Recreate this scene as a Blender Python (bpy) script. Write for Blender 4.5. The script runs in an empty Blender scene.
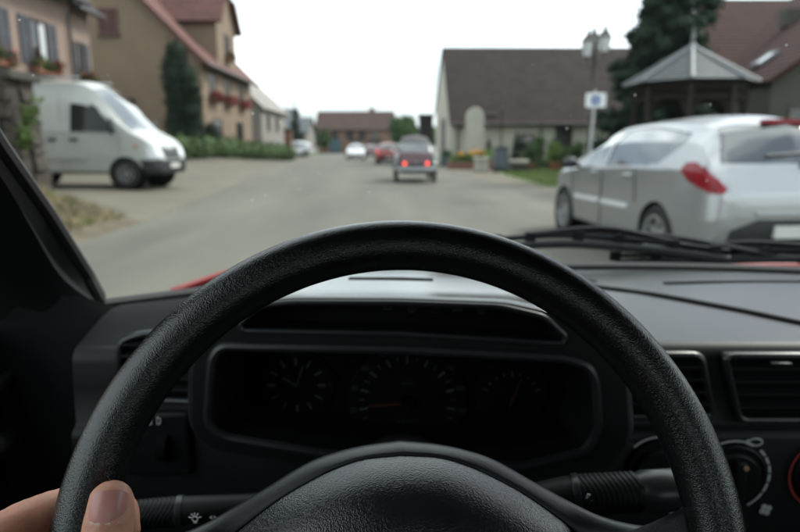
import bpy, bmesh, math, random
from mathutils import Vector, Matrix, Euler, noise

random.seed(11)
R = math.radians
sc = bpy.context.scene
COL = sc.collection

# ------------------------------------------------------------------ camera, sky, sun, exposure
cam = bpy.data.cameras.new("camera")
cam.lens = 27.5
cam.sensor_width = 36.0
cam.clip_start = 0.01
cam.clip_end = 20000
cam.dof.use_dof = True
cam.dof.focus_distance = 0.345
cam.dof.aperture_fstop = 7.4
cam.dof.aperture_blades = 0
cam_ob = bpy.data.objects.new("camera", cam)
cam_ob.location = (0, 0, 1.2)
cam_ob.rotation_euler = (R(79.0), 0, 0)
COL.objects.link(cam_ob)
sc.camera = cam_ob

SUN_EL, SUN_AZ = 46.0, 62.0          # degrees; azimuth from +Y towards +X
world = bpy.data.worlds.new("World")
sc.world = world
world.use_nodes = True
nt = world.node_tree
nt.nodes.clear()
wo = nt.nodes.new("ShaderNodeOutputWorld")
bg = nt.nodes.new("ShaderNodeBackground")
sky = nt.nodes.new("ShaderNodeTexSky")
sky.sky_type = 'NISHITA'
sky.sun_disc = False
sky.sun_elevation = R(SUN_EL)
sky.sun_rotation = R(SUN_AZ)
sky.air_density = 1.0
sky.dust_density = 2.0
tc = nt.nodes.new("ShaderNodeTexCoord")
mp = nt.nodes.new("ShaderNodeMapping")
mp.inputs['Scale'].default_value = (1.0, 1.0, 2.6)
cn = nt.nodes.new("ShaderNodeTexNoise")
cn.inputs['Scale'].default_value = 2.3
cn.inputs['Detail'].default_value = 6
cr = nt.nodes.new("ShaderNodeValToRGB")
cr.color_ramp.elements[0].position = 0.40
cr.color_ramp.elements[0].color = (0.12, 0.12, 0.12, 1)
cr.color_ramp.elements[1].position = 0.60
cr.color_ramp.elements[1].color = (0.95, 0.95, 0.95, 1)
cm = nt.nodes.new("ShaderNodeMix")
cm.data_type = 'RGBA'
cm.inputs[7].default_value = (14.4, 15.2, 15.2, 1)       # bright thin overcast
nt.links.new(tc.outputs['Generated'], mp.inputs['Vector'])
nt.links.new(mp.outputs['Vector'], cn.inputs['Vector'])
nt.links.new(cn.outputs['Fac'], cr.inputs['Fac'])
nt.links.new(cr.outputs['Color'], cm.inputs[0])
nt.links.new(sky.outputs['Color'], cm.inputs[6])
nt.links.new(cm.outputs[2], bg.inputs['Color'])
bg.inputs['Strength'].default_value = 0.10
nt.links.new(bg.outputs['Background'], wo.inputs['Surface'])

sun = bpy.data.lights.new("sun", 'SUN')
sun.energy = 2.1
sun.angle = R(14)
sun.color = (1.0, 0.96, 0.9)
sun_ob = bpy.data.objects.new("sun", sun)
sd = Vector((math.sin(R(SUN_AZ)) * math.cos(R(SUN_EL)), math.cos(R(SUN_AZ)) * math.cos(R(SUN_EL)), math.sin(R(SUN_EL))))
sun_ob.rotation_euler = (-sd).to_track_quat('-Z', 'Y').to_euler()
sun_ob.location = sd * 50
COL.objects.link(sun_ob)

sc.view_settings.view_transform = 'Standard'
sc.view_settings.look = 'None'
sc.view_settings.gamma = 1.0
sc.view_settings.exposure = 1.05
sc.render.engine = 'CYCLES'
sc.cycles.max_bounces = 10
sc.cycles.transparent_max_bounces = 16
sc.cycles.volume_bounces = 0
sc.cycles.caustics_reflective = False
sc.cycles.caustics_refractive = False
sc.cycles.sample_clamp_indirect = 4.0
try:
    sc.cycles.use_denoising = True
except Exception:
    pass

# ------------------------------------------------------------------ materials
MATS = {}
ALB = 0.75      # exterior surfaces
def mat(name, col, rough=0.6, var=0.12, scale=6.0, bump=0.0, bscale=60.0, metallic=0.0, spec=0.5,
        kind='noise', stretch=None, coat=0.0, emit=None, estr=0.0, sss=0.0, detail=4, col2=None, bdist=0.002):
    if name in MATS:
        return MATS[name]
    col = tuple(c * ALB for c in col)
    m = bpy.data.materials.new(name)
    m.use_nodes = True
    n = m.node_tree.nodes
    l = m.node_tree.links
    p = n['Principled BSDF']
    p.inputs['Roughness'].default_value = rough
    p.inputs['Metallic'].default_value = metallic
    p.inputs['Specular IOR Level'].default_value = spec
    p.inputs['Coat Weight'].default_value = coat
    p.inputs['Coat Roughness'].default_value = 0.05
    co = n.new("ShaderNodeTexCoord")
    if var > 0 or col2:
        tx = n.new("ShaderNodeTexNoise")
        tx.inputs['Scale'].default_value = scale
        tx.inputs['Detail'].default_value = detail
        tx.inputs['Roughness'].default_value = 0.6
        if stretch:
            mpn = n.new("ShaderNodeMapping")
            mpn.inputs['Scale'].default_value = stretch
            mpn.inputs['Rotation'].default_value = (0, 0, -0.06)
            l.new(co.outputs['Object'], mpn.inputs['Vector'])
            l.new(mpn.outputs['Vector'], tx.inputs['Vector'])
        else:
            l.new(co.outputs['Object'], tx.inputs['Vector'])
        rp = n.new("ShaderNodeValToRGB")
        rp.color_ramp.elements[0].position = 0.32
        rp.color_ramp.elements[1].position = 0.68
        a = [max(0, c * (1 - var)) for c in col]
        b = list(col2) if col2 else [min(1, c * (1 + var)) for c in col]
        rp.color_ramp.elements[0].color = (*a, 1)
        rp.color_ramp.elements[1].color = (*b, 1)
        l.new(tx.outputs['Fac'], rp.inputs['Fac'])
        l.new(rp.outputs['Color'], p.inputs['Base Color'])
    else:
        p.inputs['Base Color'].default_value = (*col, 1)
    if bump > 0:
        if kind == 'leather':
            bt = n.new("ShaderNodeTexVoronoi")
            bt.feature = 'SMOOTH_F1'
            bt.inputs['Smoothness'].default_value = 0.3
            bt.inputs['Scale'].default_value = bscale
            wn = n.new("ShaderNodeTexNoise")
            wn.inputs['Scale'].default_value = bscale * 0.45
            wn.inputs['Detail'].default_value = 3
            l.new(co.outputs['Object'], wn.inputs['Vector'])
            mx = n.new("ShaderNodeVectorMath")
            mx.operation = 'MULTIPLY_ADD'
            mx.inputs[1].default_value = (0.0022, 0.0022, 0.0022)
            l.new(wn.outputs['Color'], mx.inputs[0])
            l.new(co.outputs['Object'], mx.inputs[2])
            l.new(mx.outputs[0], bt.inputs['Vector'])
            out = bt.outputs['Distance']
        elif kind == 'tiles':
            bt = n.new("ShaderNodeTexWave")
            bt.wave_type = 'BANDS'
            bt.bands_direction = 'Z'
            bt.inputs['Scale'].default_value = bscale
            bt.inputs['Distortion'].default_value = 1.0
            l.new(co.outputs['Object'], bt.inputs['Vector'])
            out = bt.outputs['Fac']
        else:
            bt = n.new("ShaderNodeTexNoise")
            bt.inputs['Scale'].default_value = bscale
            bt.inputs['Detail'].default_value = 5
            l.new(co.outputs['Object'], bt.inputs['Vector'])
            out = bt.outputs['Fac']
        bp = n.new("ShaderNodeBump")
        bp.inputs['Strength'].default_value = bump
        bp.inputs['Distance'].default_value = bdist
        l.new(out, bp.inputs['Height'])
        l.new(bp.outputs['Normal'], p.inputs['Normal'])
    if emit:
        p.inputs['Emission Color'].default_value = (*emit, 1)
        p.inputs['Emission Strength'].default_value = estr
    if sss > 0:
        p.inputs['Subsurface Weight'].default_value = sss
        p.inputs['Subsurface Radius'].default_value = (0.008, 0.003, 0.0015)
        p.inputs['Subsurface Scale'].default_value = 0.5
    MATS[name] = m
    return m

def clear_mat(name, tint):
    m = bpy.data.materials.new(name)
    m.use_nodes = True
    n = m.node_tree.nodes
    n.clear()
    o = n.new("ShaderNodeOutputMaterial")
    t = n.new("ShaderNodeBsdfTransparent")
    t.inputs['Color'].default_value = (*tint, 1)
    m.node_tree.links.new(t.outputs[0], o.inputs['Surface'])
    return m

# exterior
ASPHALT = mat('asphalt', (0.108, 0.102, 0.079), 0.9, 0.30, 0.75, 0.5, 60, bdist=0.01, stretch=(1.0, 0.16, 1.0), detail=7)
PAVING = mat('forecourt paving', (0.128, 0.114, 0.082), 0.9, 0.14, 0.7, 0.4, 40, bdist=0.01)
VERGE = mat('gravel verge', (0.130, 0.112, 0.080), 0.95, 0.2, 1.2, 0.6, 50, bdist=0.015)
EARTH = mat('field earth', (0.09, 0.11, 0.05), 0.95, 0.3, 0.3)
DRYSOIL = mat('dry soil', (0.115, 0.092, 0.056), 0.95, 0.35, 2.2, 0.7, 25, bdist=0.03)
LAWN = mat('lawn green', (0.125, 0.18, 0.045), 0.9, 0.35, 1.5)
DRYGRASS = mat('dry grass', (0.23, 0.18, 0.09), 0.9, 0.45, 3.0)
HILL = mat('wooded hills', (0.05, 0.075, 0.035), 0.95, 0.3, 0.004)
PINK = mat('pink render', (0.28, 0.20, 0.16), 0.9, 0.07, 1.2, 0.2, 30)
TAN = mat('tan render', (0.235, 0.168, 0.112), 0.9, 0.07, 0.9, 0.2, 30)
CREAM = mat('cream render', (0.62, 0.57, 0.46), 0.9, 0.06, 0.8, 0.2, 30)
WHITEWALL = mat('white render', (0.56, 0.53, 0.44), 0.9, 0.06, 0.8, 0.2, 30)
OLIVE = mat('ochre render', (0.072, 0.069, 0.053), 0.9, 0.08, 0.6)
ORANGEW = mat('salmon render', (0.25, 0.14, 0.098), 0.9, 0.1, 0.4)
GREYW = mat('grey render', (0.26, 0.24, 0.21), 0.9, 0.1, 0.6)
REDROOF = mat('red roof tiles', (0.115, 0.038, 0.028), 0.85, 0.3, 1.6, 0.6, 1.6, kind='tiles', bdist=0.05)
REDROOF2 = mat('weathered red roof tiles', (0.038, 0.0135, 0.0115), 0.9, 0.3, 1.6, 0.6, 1.6, kind='tiles', bdist=0.05, spec=0.15)
BROWNROOF = mat('brown roof tiles', (0.029, 0.0200, 0.0172), 0.9, 0.28, 1.1, 0.6, 1.6, kind='tiles', bdist=0.05, spec=0.15)
SLATE = mat('slate', (0.045, 0.052, 0.058), 0.6, 0.25, 3.0, 0.3, 20)
LEAD = mat('lead flashing', (0.17, 0.18, 0.19), 0.6, 0.1, 4)
DARKROOF = mat('dark slate roof', (0.03, 0.031, 0.035), 0.85, 0.2, 2.0, spec=0.25)
SHUTTER = mat('blue grey shutter paint', (0.065, 0.070, 0.088), 0.6, 0.1, 4)
REDSHUT = mat('dark red shutter paint', (0.10, 0.03, 0.025), 0.6, 0.15, 4)
BROWNWOOD = mat('brown frame wood', (0.07, 0.045, 0.032), 0.6, 0.2, 6)
TIMBER = mat('dark timber', (0.03, 0.025, 0.022), 0.8, 0.25, 6, spec=0.15)
TEAL = mat('teal door paint', (0.06, 0.13, 0.15), 0.6, 0.1, 3)
PANE = mat('window glass', (0.02, 0.022, 0.025), 0.05, 0.0, spec=0.8)
CURTAIN = mat('net curtain', (0.62, 0.64, 0.66), 0.9, 0.1, 12)
STONE = mat('wall stone', (0.052, 0.041, 0.031), 0.95, 0.45, 7, 0.6, 30, bdist=0.01)
MORTAR = mat('wall mortar', (0.042, 0.035, 0.027), 0.95, 0.25, 9, 0.5, 40, bdist=0.01)
CAPSTONE = mat('cap stone', (0.06, 0.054, 0.045), 0.95, 0.25, 5, 0.5, 30)
PALESTONE = mat('pale stone', (0.52, 0.49, 0.41), 0.9, 0.1, 2.5, 0.3, 20)
BRICK = mat('red brick', (0.20, 0.095, 0.065), 0.9, 0.2, 6)
BLUEGREY = mat('blue grey box paint', (0.10, 0.125, 0.16), 0.5, 0.08, 3)
TERRACOTTA = mat('terracotta', (0.26, 0.11, 0.065), 0.85, 0.12, 6)
BARK = mat('bark', (0.06, 0.045, 0.033), 0.95, 0.3, 8, 0.6, 20, bdist=0.02)
LEAFDARK = mat('conifer needles', (0.020, 0.036, 0.022), 0.8, 0.55, 1.1, spec=0.15)
LEAFCYP = mat('cypress needles', (0.014, 0.026, 0.014), 0.8, 0.5, 1.6, spec=0.15)
LEAFMID = mat('broadleaf green', (0.045, 0.085, 0.022), 0.7, 0.5, 1.4, spec=0.15)
LEAFBRIGHT = mat('fresh green', (0.10, 0.165, 0.035), 0.7, 0.4, 2.0, spec=0.15)
LEAFGREY = mat('grey green leaves', (0.075, 0.115, 0.045), 0.8, 0.3, 1.0, spec=0.15)
GERANIUM = mat('red petals', (0.26, 0.03, 0.028), 0.7, 0.3, 9)
YELLOWFL = mat('yellow orange petals', (0.75, 0.42, 0.06), 0.7, 0.3, 6)
IRON = mat('dark iron', (0.05, 0.04, 0.035), 0.5, 0.15, 5)
GALV = mat('galvanised steel', (0.46, 0.47, 0.47), 0.45, 0.1, 6, metallic=0.3)
MILKGLASS = mat('milky lantern glass', (0.72, 0.74, 0.74), 0.25, 0.05, 8)
SIGNWHITE = mat('sign white', (0.78, 0.80, 0.80), 0.4, 0.03, 4)
SIGNBLUE = mat('sign blue', (0.03, 0.08, 0.36), 0.4, 0.05, 4)
VANWHITE = mat('white van paint', (0.48, 0.49, 0.455), 0.38, 0.05, 1.4, coat=0.2)
SILVER = mat('silver car paint', (0.43, 0.44, 0.45), 0.30, 0.03, 1.0, metallic=0.6, coat=0.4)
CARWHITE = mat('white car paint', (0.78, 0.79, 0.8), 0.25, 0.02, 1.0, coat=0.6)
CARGREY = mat('grey car paint', (0.20, 0.21, 0.22), 0.3, 0.05, 1.0, metallic=0.4, coat=0.6)
CARPINK = mat('maroon car paint', (0.22, 0.10, 0.10), 0.3, 0.05, 1.0, coat=0.6)
MAROON = mat('burgundy car paint', (0.10, 0.035, 0.042), 0.45, 0.06, 2.0, coat=0.4)
FENDER = mat('grey fender paint', (0.085, 0.088, 0.095), 0.4, 0.06, 2.0, coat=0.4)
CANVAS = mat('grey canvas', (0.085, 0.078, 0.08), 0.9, 0.1, 8)
BLACKPL = mat('black exterior plastic', (0.02, 0.021, 0.023), 0.55, 0.2, 8)
VANGLASS = mat('dark van glass', (0.012, 0.014, 0.015), 0.08, 0.0, spec=0.25)
CARGLASS = mat('tinted car glass', (0.03, 0.038, 0.042), 0.03, 0.0, spec=1.0, coat=0.6)
PALEGLASS = mat('pale rear window', (0.12, 0.13, 0.135), 0.15, 0.1, 3, spec=0.9)
TYRE = mat('tyre rubber', (0.018, 0.018, 0.018), 0.85, 0.2, 20)
ALLOY = mat('alloy wheel', (0.50, 0.51, 0.52), 0.35, 0.08, 8, metallic=0.7)
CHROME = mat('chrome', (0.6, 0.6, 0.6), 0.15, 0.0, metallic=1.0)
REDLENS = mat('red lamp lens', (0.24, 0.005, 0.012), 0.3, 0.35, 14, coat=0.06, spec=0.3)
LITRED = mat('lit brake lamp', (0.8, 0.05, 0.03), 0.3, 0.0, emit=(1.0, 0.06, 0.03), estr=1.7)
LITRED2 = mat('lit tail lamp', (0.6, 0.03, 0.02), 0.3, 0.0, emit=(1.0, 0.03, 0.03), estr=0.7)
LAMPGLASS = mat('headlamp glass', (0.6, 0.62, 0.63), 0.08, 0.1, 12, coat=1.0)
PLATE = mat('number plate', (0.62, 0.62, 0.58), 0.5, 0.05, 20)
ALB = 1.0
# own car
CARRED = mat('red bonnet paint', (0.36, 0.035, 0.03), 0.3, 0.05, 3, coat=0.6)
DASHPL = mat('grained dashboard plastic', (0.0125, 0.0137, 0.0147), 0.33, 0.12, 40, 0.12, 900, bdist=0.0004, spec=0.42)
DASHFACE_SHADE = mat('dashboard plastic darkened for shade', (0.0062, 0.0068, 0.0073), 0.5, 0.12, 40, 0.2, 900, bdist=0.0004, spec=0.28)  # same dashboard plastic, darkened to put the face's shade into the colour
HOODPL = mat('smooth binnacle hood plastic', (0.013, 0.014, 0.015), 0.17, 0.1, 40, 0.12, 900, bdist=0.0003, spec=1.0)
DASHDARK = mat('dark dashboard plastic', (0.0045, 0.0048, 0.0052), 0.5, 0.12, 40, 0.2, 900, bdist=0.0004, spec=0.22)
SHADOWBL = mat('matt black cavity', (0.0025, 0.0025, 0.0027), 0.9, 0.1, 30, spec=0.1)
RIMLEATHER = mat('grained black wheel rim', (0.0045, 0.0046, 0.0048), 0.24, 0.2, 60, 0.5, 1150, kind='leather', bdist=0.00034, spec=0.5)
HUBPL = mat('grained hub plastic', (0.010, 0.011, 0.0125), 0.33, 0.12, 60, 0.45, 1700, kind='leather', bdist=0.00025, spec=0.4)
PADLEATHER = mat('grained airbag cover', (0.010, 0.011, 0.0115), 0.25, 0.12, 60, 0.5, 1050, kind='leather', bdist=0.00036, spec=0.6)
PILLARPL = mat('grained pillar trim', (0.008, 0.0084, 0.0088), 0.5, 0.1, 40, 0.5, 700, kind='leather', bdist=0.0004, spec=0.3)
RUBBER = mat('black rubber', (0.008, 0.008, 0.0085), 0.6, 0.15, 20)
WIPERBL = mat('satin black wiper', (0.012, 0.013, 0.015), 0.75, 0.15, 20, spec=0.12)
HEADLIN = mat('headlining fabric', (0.05, 0.048, 0.045), 0.95, 0.05, 20)
CARPET = mat('dark carpet', (0.01,0.01,0.011), 0.95, 0.2, 50, spec=0.1)
PRINT = mat('white print', (0.42, 0.43, 0.44), 0.6, 0.0)
PRINTDIM = mat('grey print', (0.032, 0.033, 0.034), 0.6, 0.0)
PRINTRED = mat('red print', (0.30, 0.03, 0.02), 0.6, 0.0)
NEEDLE = mat('orange red needle', (0.045, 0.006, 0.003), 0.5, 0.0)
BRASS = mat('yellow pointer dot', (0.38, 0.28, 0.12), 0.5, 0.0)
SKIN = mat('skin', (0.53, 0.255, 0.17), 0.5, 0.10, 90, 0.5, 700, sss=0.25, bdist=0.0005, detail=6)
NAIL = mat('finger nail', (0.52, 0.235, 0.205), 0.33, 0.06, 60, sss=0.15)
CUTICLE = mat('pale cuticle', (0.62, 0.47, 0.40), 0.6, 0.1, 300, 0.5, 900, bdist=0.0004)
DUST = bpy.data.materials.new('dried dust specks')
DUST.use_nodes = True
_n = DUST.node_tree.nodes
_n.clear()
_o = _n.new("ShaderNodeOutputMaterial"); _t = _n.new("ShaderNodeBsdfTranslucent"); _t.inputs['Color'].default_value = (0.32, 0.33, 0.33, 1)
DUST.node_tree.links.new(_t.outputs[0], _o.inputs['Surface'])
WINDGLASS = clear_mat('clean windscreen glass', (0.92, 0.965, 0.955))
LENSGLASS = clear_mat('clear instrument lens', (0.93, 0.93, 0.93))

# ------------------------------------------------------------------ mesh helpers
class MB:
    """collects shapes, then links them as ONE mesh object"""
    def __init__(self, M=None):
        self.v, self.f = [], []
        self.M = M
    def add(self, vs, fs, M=None):
        o = len(self.v)
        for p in vs:
            p = Vector(p)
            if M is not None:
                p = M @ p
            if self.M is not None:
                p = self.M @ p
            self.v.append(p)
        self.f += [tuple(i + o for i in f) for f in fs]
        return self
    def box(self, c, s, M=None):
        x, y, z = c
        a, b, d = s[0] / 2, s[1] / 2, s[2] / 2
        vs = [(x + i * a, y + j * b, z + k * d) for i in (-1, 1) for j in (-1, 1) for k in (-1, 1)]
        fs = [(0, 1, 3, 2), (4, 6, 7, 5), (0, 4, 5, 1), (2, 3, 7, 6), (0, 2, 6, 4), (1, 5, 7, 3)]
        return self.add(vs, fs, M)
    def tube(self, path, r, n=8, closed=False, M=None, up=None, squash=1.0):
        P = [Vector(p) for p in path]
        rs = r if isinstance(r, (list, tuple)) else [r] * len(P)
        vs, fs = [], []
        m = len(P)
        last = None
        for i, p in enumerate(P):
            a = P[(i - 1) % m] if (closed or i > 0) else p
            b = P[(i + 1) % m] if (closed or i < m - 1) else p
            t = (b - a).normalized()
            if up is not None:
                u = Vector(up)
            elif last is None:
                u = Vector((0, 0, 1)) if abs(t.z) < 0.9 else Vector((1, 0, 0))
            else:
                u = last
            u = (u - t * u.dot(t)).normalized()
            last = u
            w = t.cross(u)
            for k in range(n):
                ph = 2 * math.pi * k / n
                vs.append(p + (u * math.cos(ph) * squash + w * math.sin(ph)) * rs[i])
        e = m if closed else m - 1
        for i in range(e):
            for k in range(n):
                a, b = i * n + k, i * n + (k + 1) % n
                c, d = ((i + 1) % m) * n + (k + 1) % n, ((i + 1) % m) * n + k
                fs.append((a, b, c, d))
        if not closed:
            fs.append(tuple(reversed(range(n))))
            fs.append(tuple((m - 1) * n + k for k in range(n)))
        return self.add(vs, fs, M)
    def lathe(self, prof, n=24, M=None, cap=True):
        """profile of (radius, height) turned about local Z"""
        vs, fs = [], []
        for (r, h) in prof:
            for k in range(n):
                a = 2 * math.pi * k / n
                vs.append((r * math.cos(a), r * math.sin(a), h))
        for i in range(len(prof) - 1):
            for k in range(n):
                fs.append((i * n + k, i * n + (k + 1) % n, (i + 1) * n + (k + 1) % n, (i + 1) * n + k))
        if cap:
            fs.append(tuple(reversed(range(n))))
            fs.append(tuple((len(prof) - 1) * n + k for k in range(n)))
        return self.add(vs, fs, M)
    def prism(self, poly, h0, h1, axis='z', M=None):
        """outline polygon extruded along an axis: 'z' (x,y), 'y' (x,z), 'x' (y,z)"""
        def P(a, b, h):
            return {'z': (a, b, h), 'y': (a, h, b), 'x': (h, a, b)}[axis]
        n = len(poly)
        vs = [P(a, b, h0) for a, b in poly] + [P(a, b, h1) for a, b in poly]
        fs = [tuple(range(n)), tuple(reversed(range(n, 2 * n)))]
        fs += [(i, n + i, n + (i + 1) % n, (i + 1) % n) for i in range(n)]
        return self.add(vs, fs, M)
    def ball(self, c, r, n=12, m=8, M=None):
        rx, ry, rz = r if isinstance(r, (tuple, list)) else (r, r, r)
        vs, fs = [], []
        for i in range(m + 1):
            th = math.pi * i / m
            for k in range(n):
                a = 2 * math.pi * k / n
                vs.append((c[0] + rx * math.sin(th) * math.cos(a), c[1] + ry * math.sin(th) * math.sin(a), c[2] + rz * math.cos(th)))
        for i in range(m):
            for k in range(n):
                fs.append((i * n + k, i * n + (k + 1) % n, (i + 1) * n + (k + 1) % n, (i + 1) * n + k))
        return self.add(vs, fs, M)
    def grid(self, rows, M=None, closed=False):
        n = len(rows[0])
        vs = [p for r in rows for p in r]
        fs = []
        for i in range(len(rows) - 1):
            for k in range(n if closed else n - 1):
                fs.append((i * n + k, i * n + (k + 1) % n, (i + 1) * n + (k + 1) % n, (i + 1) * n + k))
        return self.add(vs, fs, M)
    def build(self, name, m, parent=None, smooth=35, bevel=0.0, weld=True, solid=0.0):
        me = bpy.data.meshes.new(name)
        me.from_pydata([tuple(p) for p in self.v], [], self.f)
        bm = bmesh.new()
        bm.from_mesh(me)
        if weld:
            bmesh.ops.remove_doubles(bm, verts=bm.verts, dist=1e-6)
            bmesh.ops.recalc_face_normals(bm, faces=bm.faces)
        bm.to_mesh(me)
        bm.free()
        me.materials.append(m)
        if smooth:
            for p in me.polygons:
                p.use_smooth = True
            try:
                me.set_sharp_from_angle(angle=R(smooth))
            except Exception:
                pass
        o = bpy.data.objects.new(name, me)
        COL.objects.link(o)
        if parent is not None:
            o.parent = parent
        if bevel > 0:
            b = o.modifiers.new('edge', 'BEVEL')
            b.width = bevel
            b.segments = 2
            b.limit_method = 'ANGLE'
            b.angle_limit = R(40)
        if solid > 0:
            s = o.modifiers.new('thick', 'SOLIDIFY')
            s.thickness = solid
            s.offset = -1
        return o

def tag(o, label=None, cat=None, group=None, kind=None):
    if label: o['label'] = label
    if cat: o['category'] = cat
    if group: o['group'] = group
    if kind: o['kind'] = kind
    return o

def thing(name, label, cat, loc=(0, 0, 0), rz=0.0, group=None):
    o = bpy.data.objects.new(name, None)
    o.empty_display_size = 0.2
    COL.objects.link(o)
    o.location = loc
    o.rotation_euler = (0, 0, rz)
    return tag(o, label, cat, group)

def empty_part(name, parent, loc=(0, 0, 0), rot=(0, 0, 0)):
    o = bpy.data.objects.new(name, None)
    o.empty_display_size = 0.05
    COL.objects.link(o)
    o.parent = parent
    o.location = loc
    o.rotation_euler = rot
    return o

def kids(o):
    return [c for c in bpy.data.objects if c.parent == o]

def copy_tree(o, parent=None):
    c = o.copy()
    COL.objects.link(c)
    if parent is not None:
        c.parent = parent
    for ch in kids(o):
        copy_tree(ch, c)
    return c

def text_obj(txt, size, m, parent, M, name, align='CENTER', depth=0.0):
    cu = bpy.data.curves.new('letters', 'FONT')
    cu.body = txt
    cu.size = size
    cu.align_x = align
    cu.align_y = 'CENTER'
    cu.extrude = depth
    tmp = bpy.data.objects.new('letters', cu)
    COL.objects.link(tmp)
    dg = bpy.context.evaluated_depsgraph_get()
    me = bpy.data.meshes.new_from_object(tmp.evaluated_get(dg))
    bpy.data.objects.remove(tmp)
    bpy.data.curves.remove(cu)
    me.transform(M)
    me.materials.clear()
    me.materials.append(m)
    me.name = name
    o = bpy.data.objects.new(name, me)
    COL.objects.link(o)
    if parent is not None: o.parent = parent
    return o

def catmull(pts, k, closed=False):
    P = [Vector(p) for p in pts]
    n = len(P)
    out = []
    for i in range(n if closed else n - 1):
        p1, p2 = P[i], P[(i + 1) % n]
        p0 = P[(i - 1) % n] if (closed or i > 0) else p1 * 2 - p2
        p3 = P[(i + 2) % n] if (closed or i < n - 2) else p2 * 2 - p1
        for j in range(k):
            t = j / k
            out.append(0.5 * ((2 * p1) + (p2 - p0) * t + (2 * p0 - 5 * p1 + 4 * p2 - p3) * t * t + (3 * p1 - p0 - 3 * p2 + p3) * t ** 3))
    if not closed: out.append(P[-1])
    return out

def smooth01(t):
    t = max(0.0, min(1.0, t))
    return t * t * (3 - 2 * t)

def inpoly(x, y, poly):
    c = False
    n = len(poly)
    j = n - 1
    for i in range(n):
        xi, yi = poly[i]
        xj, yj = poly[j]
        if (yi > y) != (yj > y) and x < (xj - xi) * (y - yi) / (yj - yi) + xi:
            c = not c
        j = i
    return c

def leaf_mesh(name, blobs, n, size, m, parent=None, core=None, seed=1, flat=0.0, aspect=0.55):
    """many small leaf faces spread through the volume of overlapping blobs ((centre),(radii))"""
    rnd = random.Random(seed)
    wts = [r[0] * r[1] * r[2] for c, r in blobs]
    vs, fs = [], []
    for _ in range(n):
        c, r = rnd.choices(blobs, wts)[0]
        d = Vector((rnd.gauss(0, 1), rnd.gauss(0, 1), rnd.gauss(0, 1))).normalized()
        k = rnd.random() ** 0.38 * (1.0 + 0.12 * rnd.gauss(0, 1))
        p = Vector((c[0] + d.x * r[0] * k, c[1] + d.y * r[1] * k, c[2] + d.z * r[2] * k))
        nrm = (d + Vector((rnd.gauss(0, .7), rnd.gauss(0, .7), rnd.gauss(0, .7) + flat))).normalized()
        u = nrm.orthogonal().normalized()
        u = Matrix.Rotation(rnd.random() * 6.283, 3, nrm) @ u
        w = nrm.cross(u)
        s = size * rnd.uniform(0.6, 1.35)
        o = len(vs)
        vs += [p - u * s, p + w * s * aspect, p + u * s, p - w * s * aspect]
        fs.append((o, o + 1, o + 2, o + 3))
    mb = MB()
    mb.v, mb.f = vs, fs
    if core:
        for c, r in blobs:
            mb.ball(c, tuple(x * core for x in r), 10, 7)
    return mb.build(name, m, parent, smooth=0, weld=False)

def sweep_poly(o):
    return o

# ------------------------------------------------------------------ ground and setting
def hz(x, y):
    """height of the ground: the yard on the left lies above the road"""
    a = 0.11 * min(max(-x - 4.2, 0.0), 2.3)
    b = 0.05 * min(max(y - 16.0, 0.0), 15.0) * smooth01((-x - 7.5) / 3.0) * (1 - smooth01((y - 40) / 18.0))
    return a + b

def sheet(name, poly, off, m, step=1.0):
    me = bpy.data.meshes.new(name)
    bm = bmesh.new()
    vs = [bm.verts.new((x, y, 0)) for x, y in poly]
    bm.faces.new(vs)
    bmesh.ops.triangulate(bm, faces=bm.faces[:])
    xs = [p[0] for p in poly]
    ys = [p[1] for p in poly]
    if step:
        for lo, hi, ax in ((max(min(xs), -30), min(max(xs), 0), 0), (max(min(ys), -10), min(max(ys), 80), 1)):
            t = math.ceil(lo / step) * step
            while t < hi:
                co = (t, 0, 0) if ax == 0 else (0, t, 0)
                no = (1, 0, 0) if ax == 0 else (0, 1, 0)
                bmesh.ops.bisect_plane(bm, geom=bm.verts[:] + bm.edges[:] + bm.faces[:], plane_co=co, plane_no=no)
                t += step
    for v in bm.verts:
        v.co.z = hz(v.co.x, v.co.y) + off
    bmesh.ops.recalc_face_normals(bm, faces=bm.faces)
    for f in bm.faces:
        if f.normal.z < 0: f.normal_flip()
    bm.to_mesh(me)
    bm.free()
    me.materials.append(m)
    o = bpy.data.objects.new(name, me)
    COL.objects.link(o)
    return tag(o, kind='structure')

sheet('ground', [(-3500, -300), (3500, -300), (3500, 3500), (-3500, 3500)], -0.03, EARTH, 1.0)
ROAD_R = [(4.9, -12), (4.9, 6), (4.2, 16), (3.0, 24), (2.3, 38), (1.3, 55), (-0.4, 75), (-0.2, 92), (8, 100)]
ROAD_L = [(8, 108), (-8, 102), (-10.5, 86), (-9.2, 70), (-7.2, 50), (-6.0, 34), (-5.4, 24), (-4.6, 15), (-4.2, 10), (-4.1, 5), (-4.1, -12)]
def along(pts, k=4):
    return [(p.x, p.y) for p in catmull([(a, b, 0) for a, b in pts], k)]
sheet('road', along(ROAD_R) + along(ROAD_L), 0.0, ASPHALT, 1.0)
RL = along(ROAD_L)
yard_edge = [p for p in RL if 9.5 < p[1] < 62]
sheet('forecourt', [(x - 0.02, y) for x, y in yard_edge] + [(-30, 9.5), (-30, 62)], -0.006, PAVING, 1.0)
RR = [p for p in along(ROAD_R) if 3 < p[1] < 40]
sheet('verge', [(x + 0.02, y) for x, y in RR] + [(7.0, 40), (9.6, 30), (9.6, 3)], -0.006, VERGE, 0)
sheet('lawn', [(4.9, 17.2), (7.4, 16.5), (9.0, 22), (9.0, 34), (5.3, 34), (4.5, 27.0), (4.55, 20)], 0.004, LAWN, 0)

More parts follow.
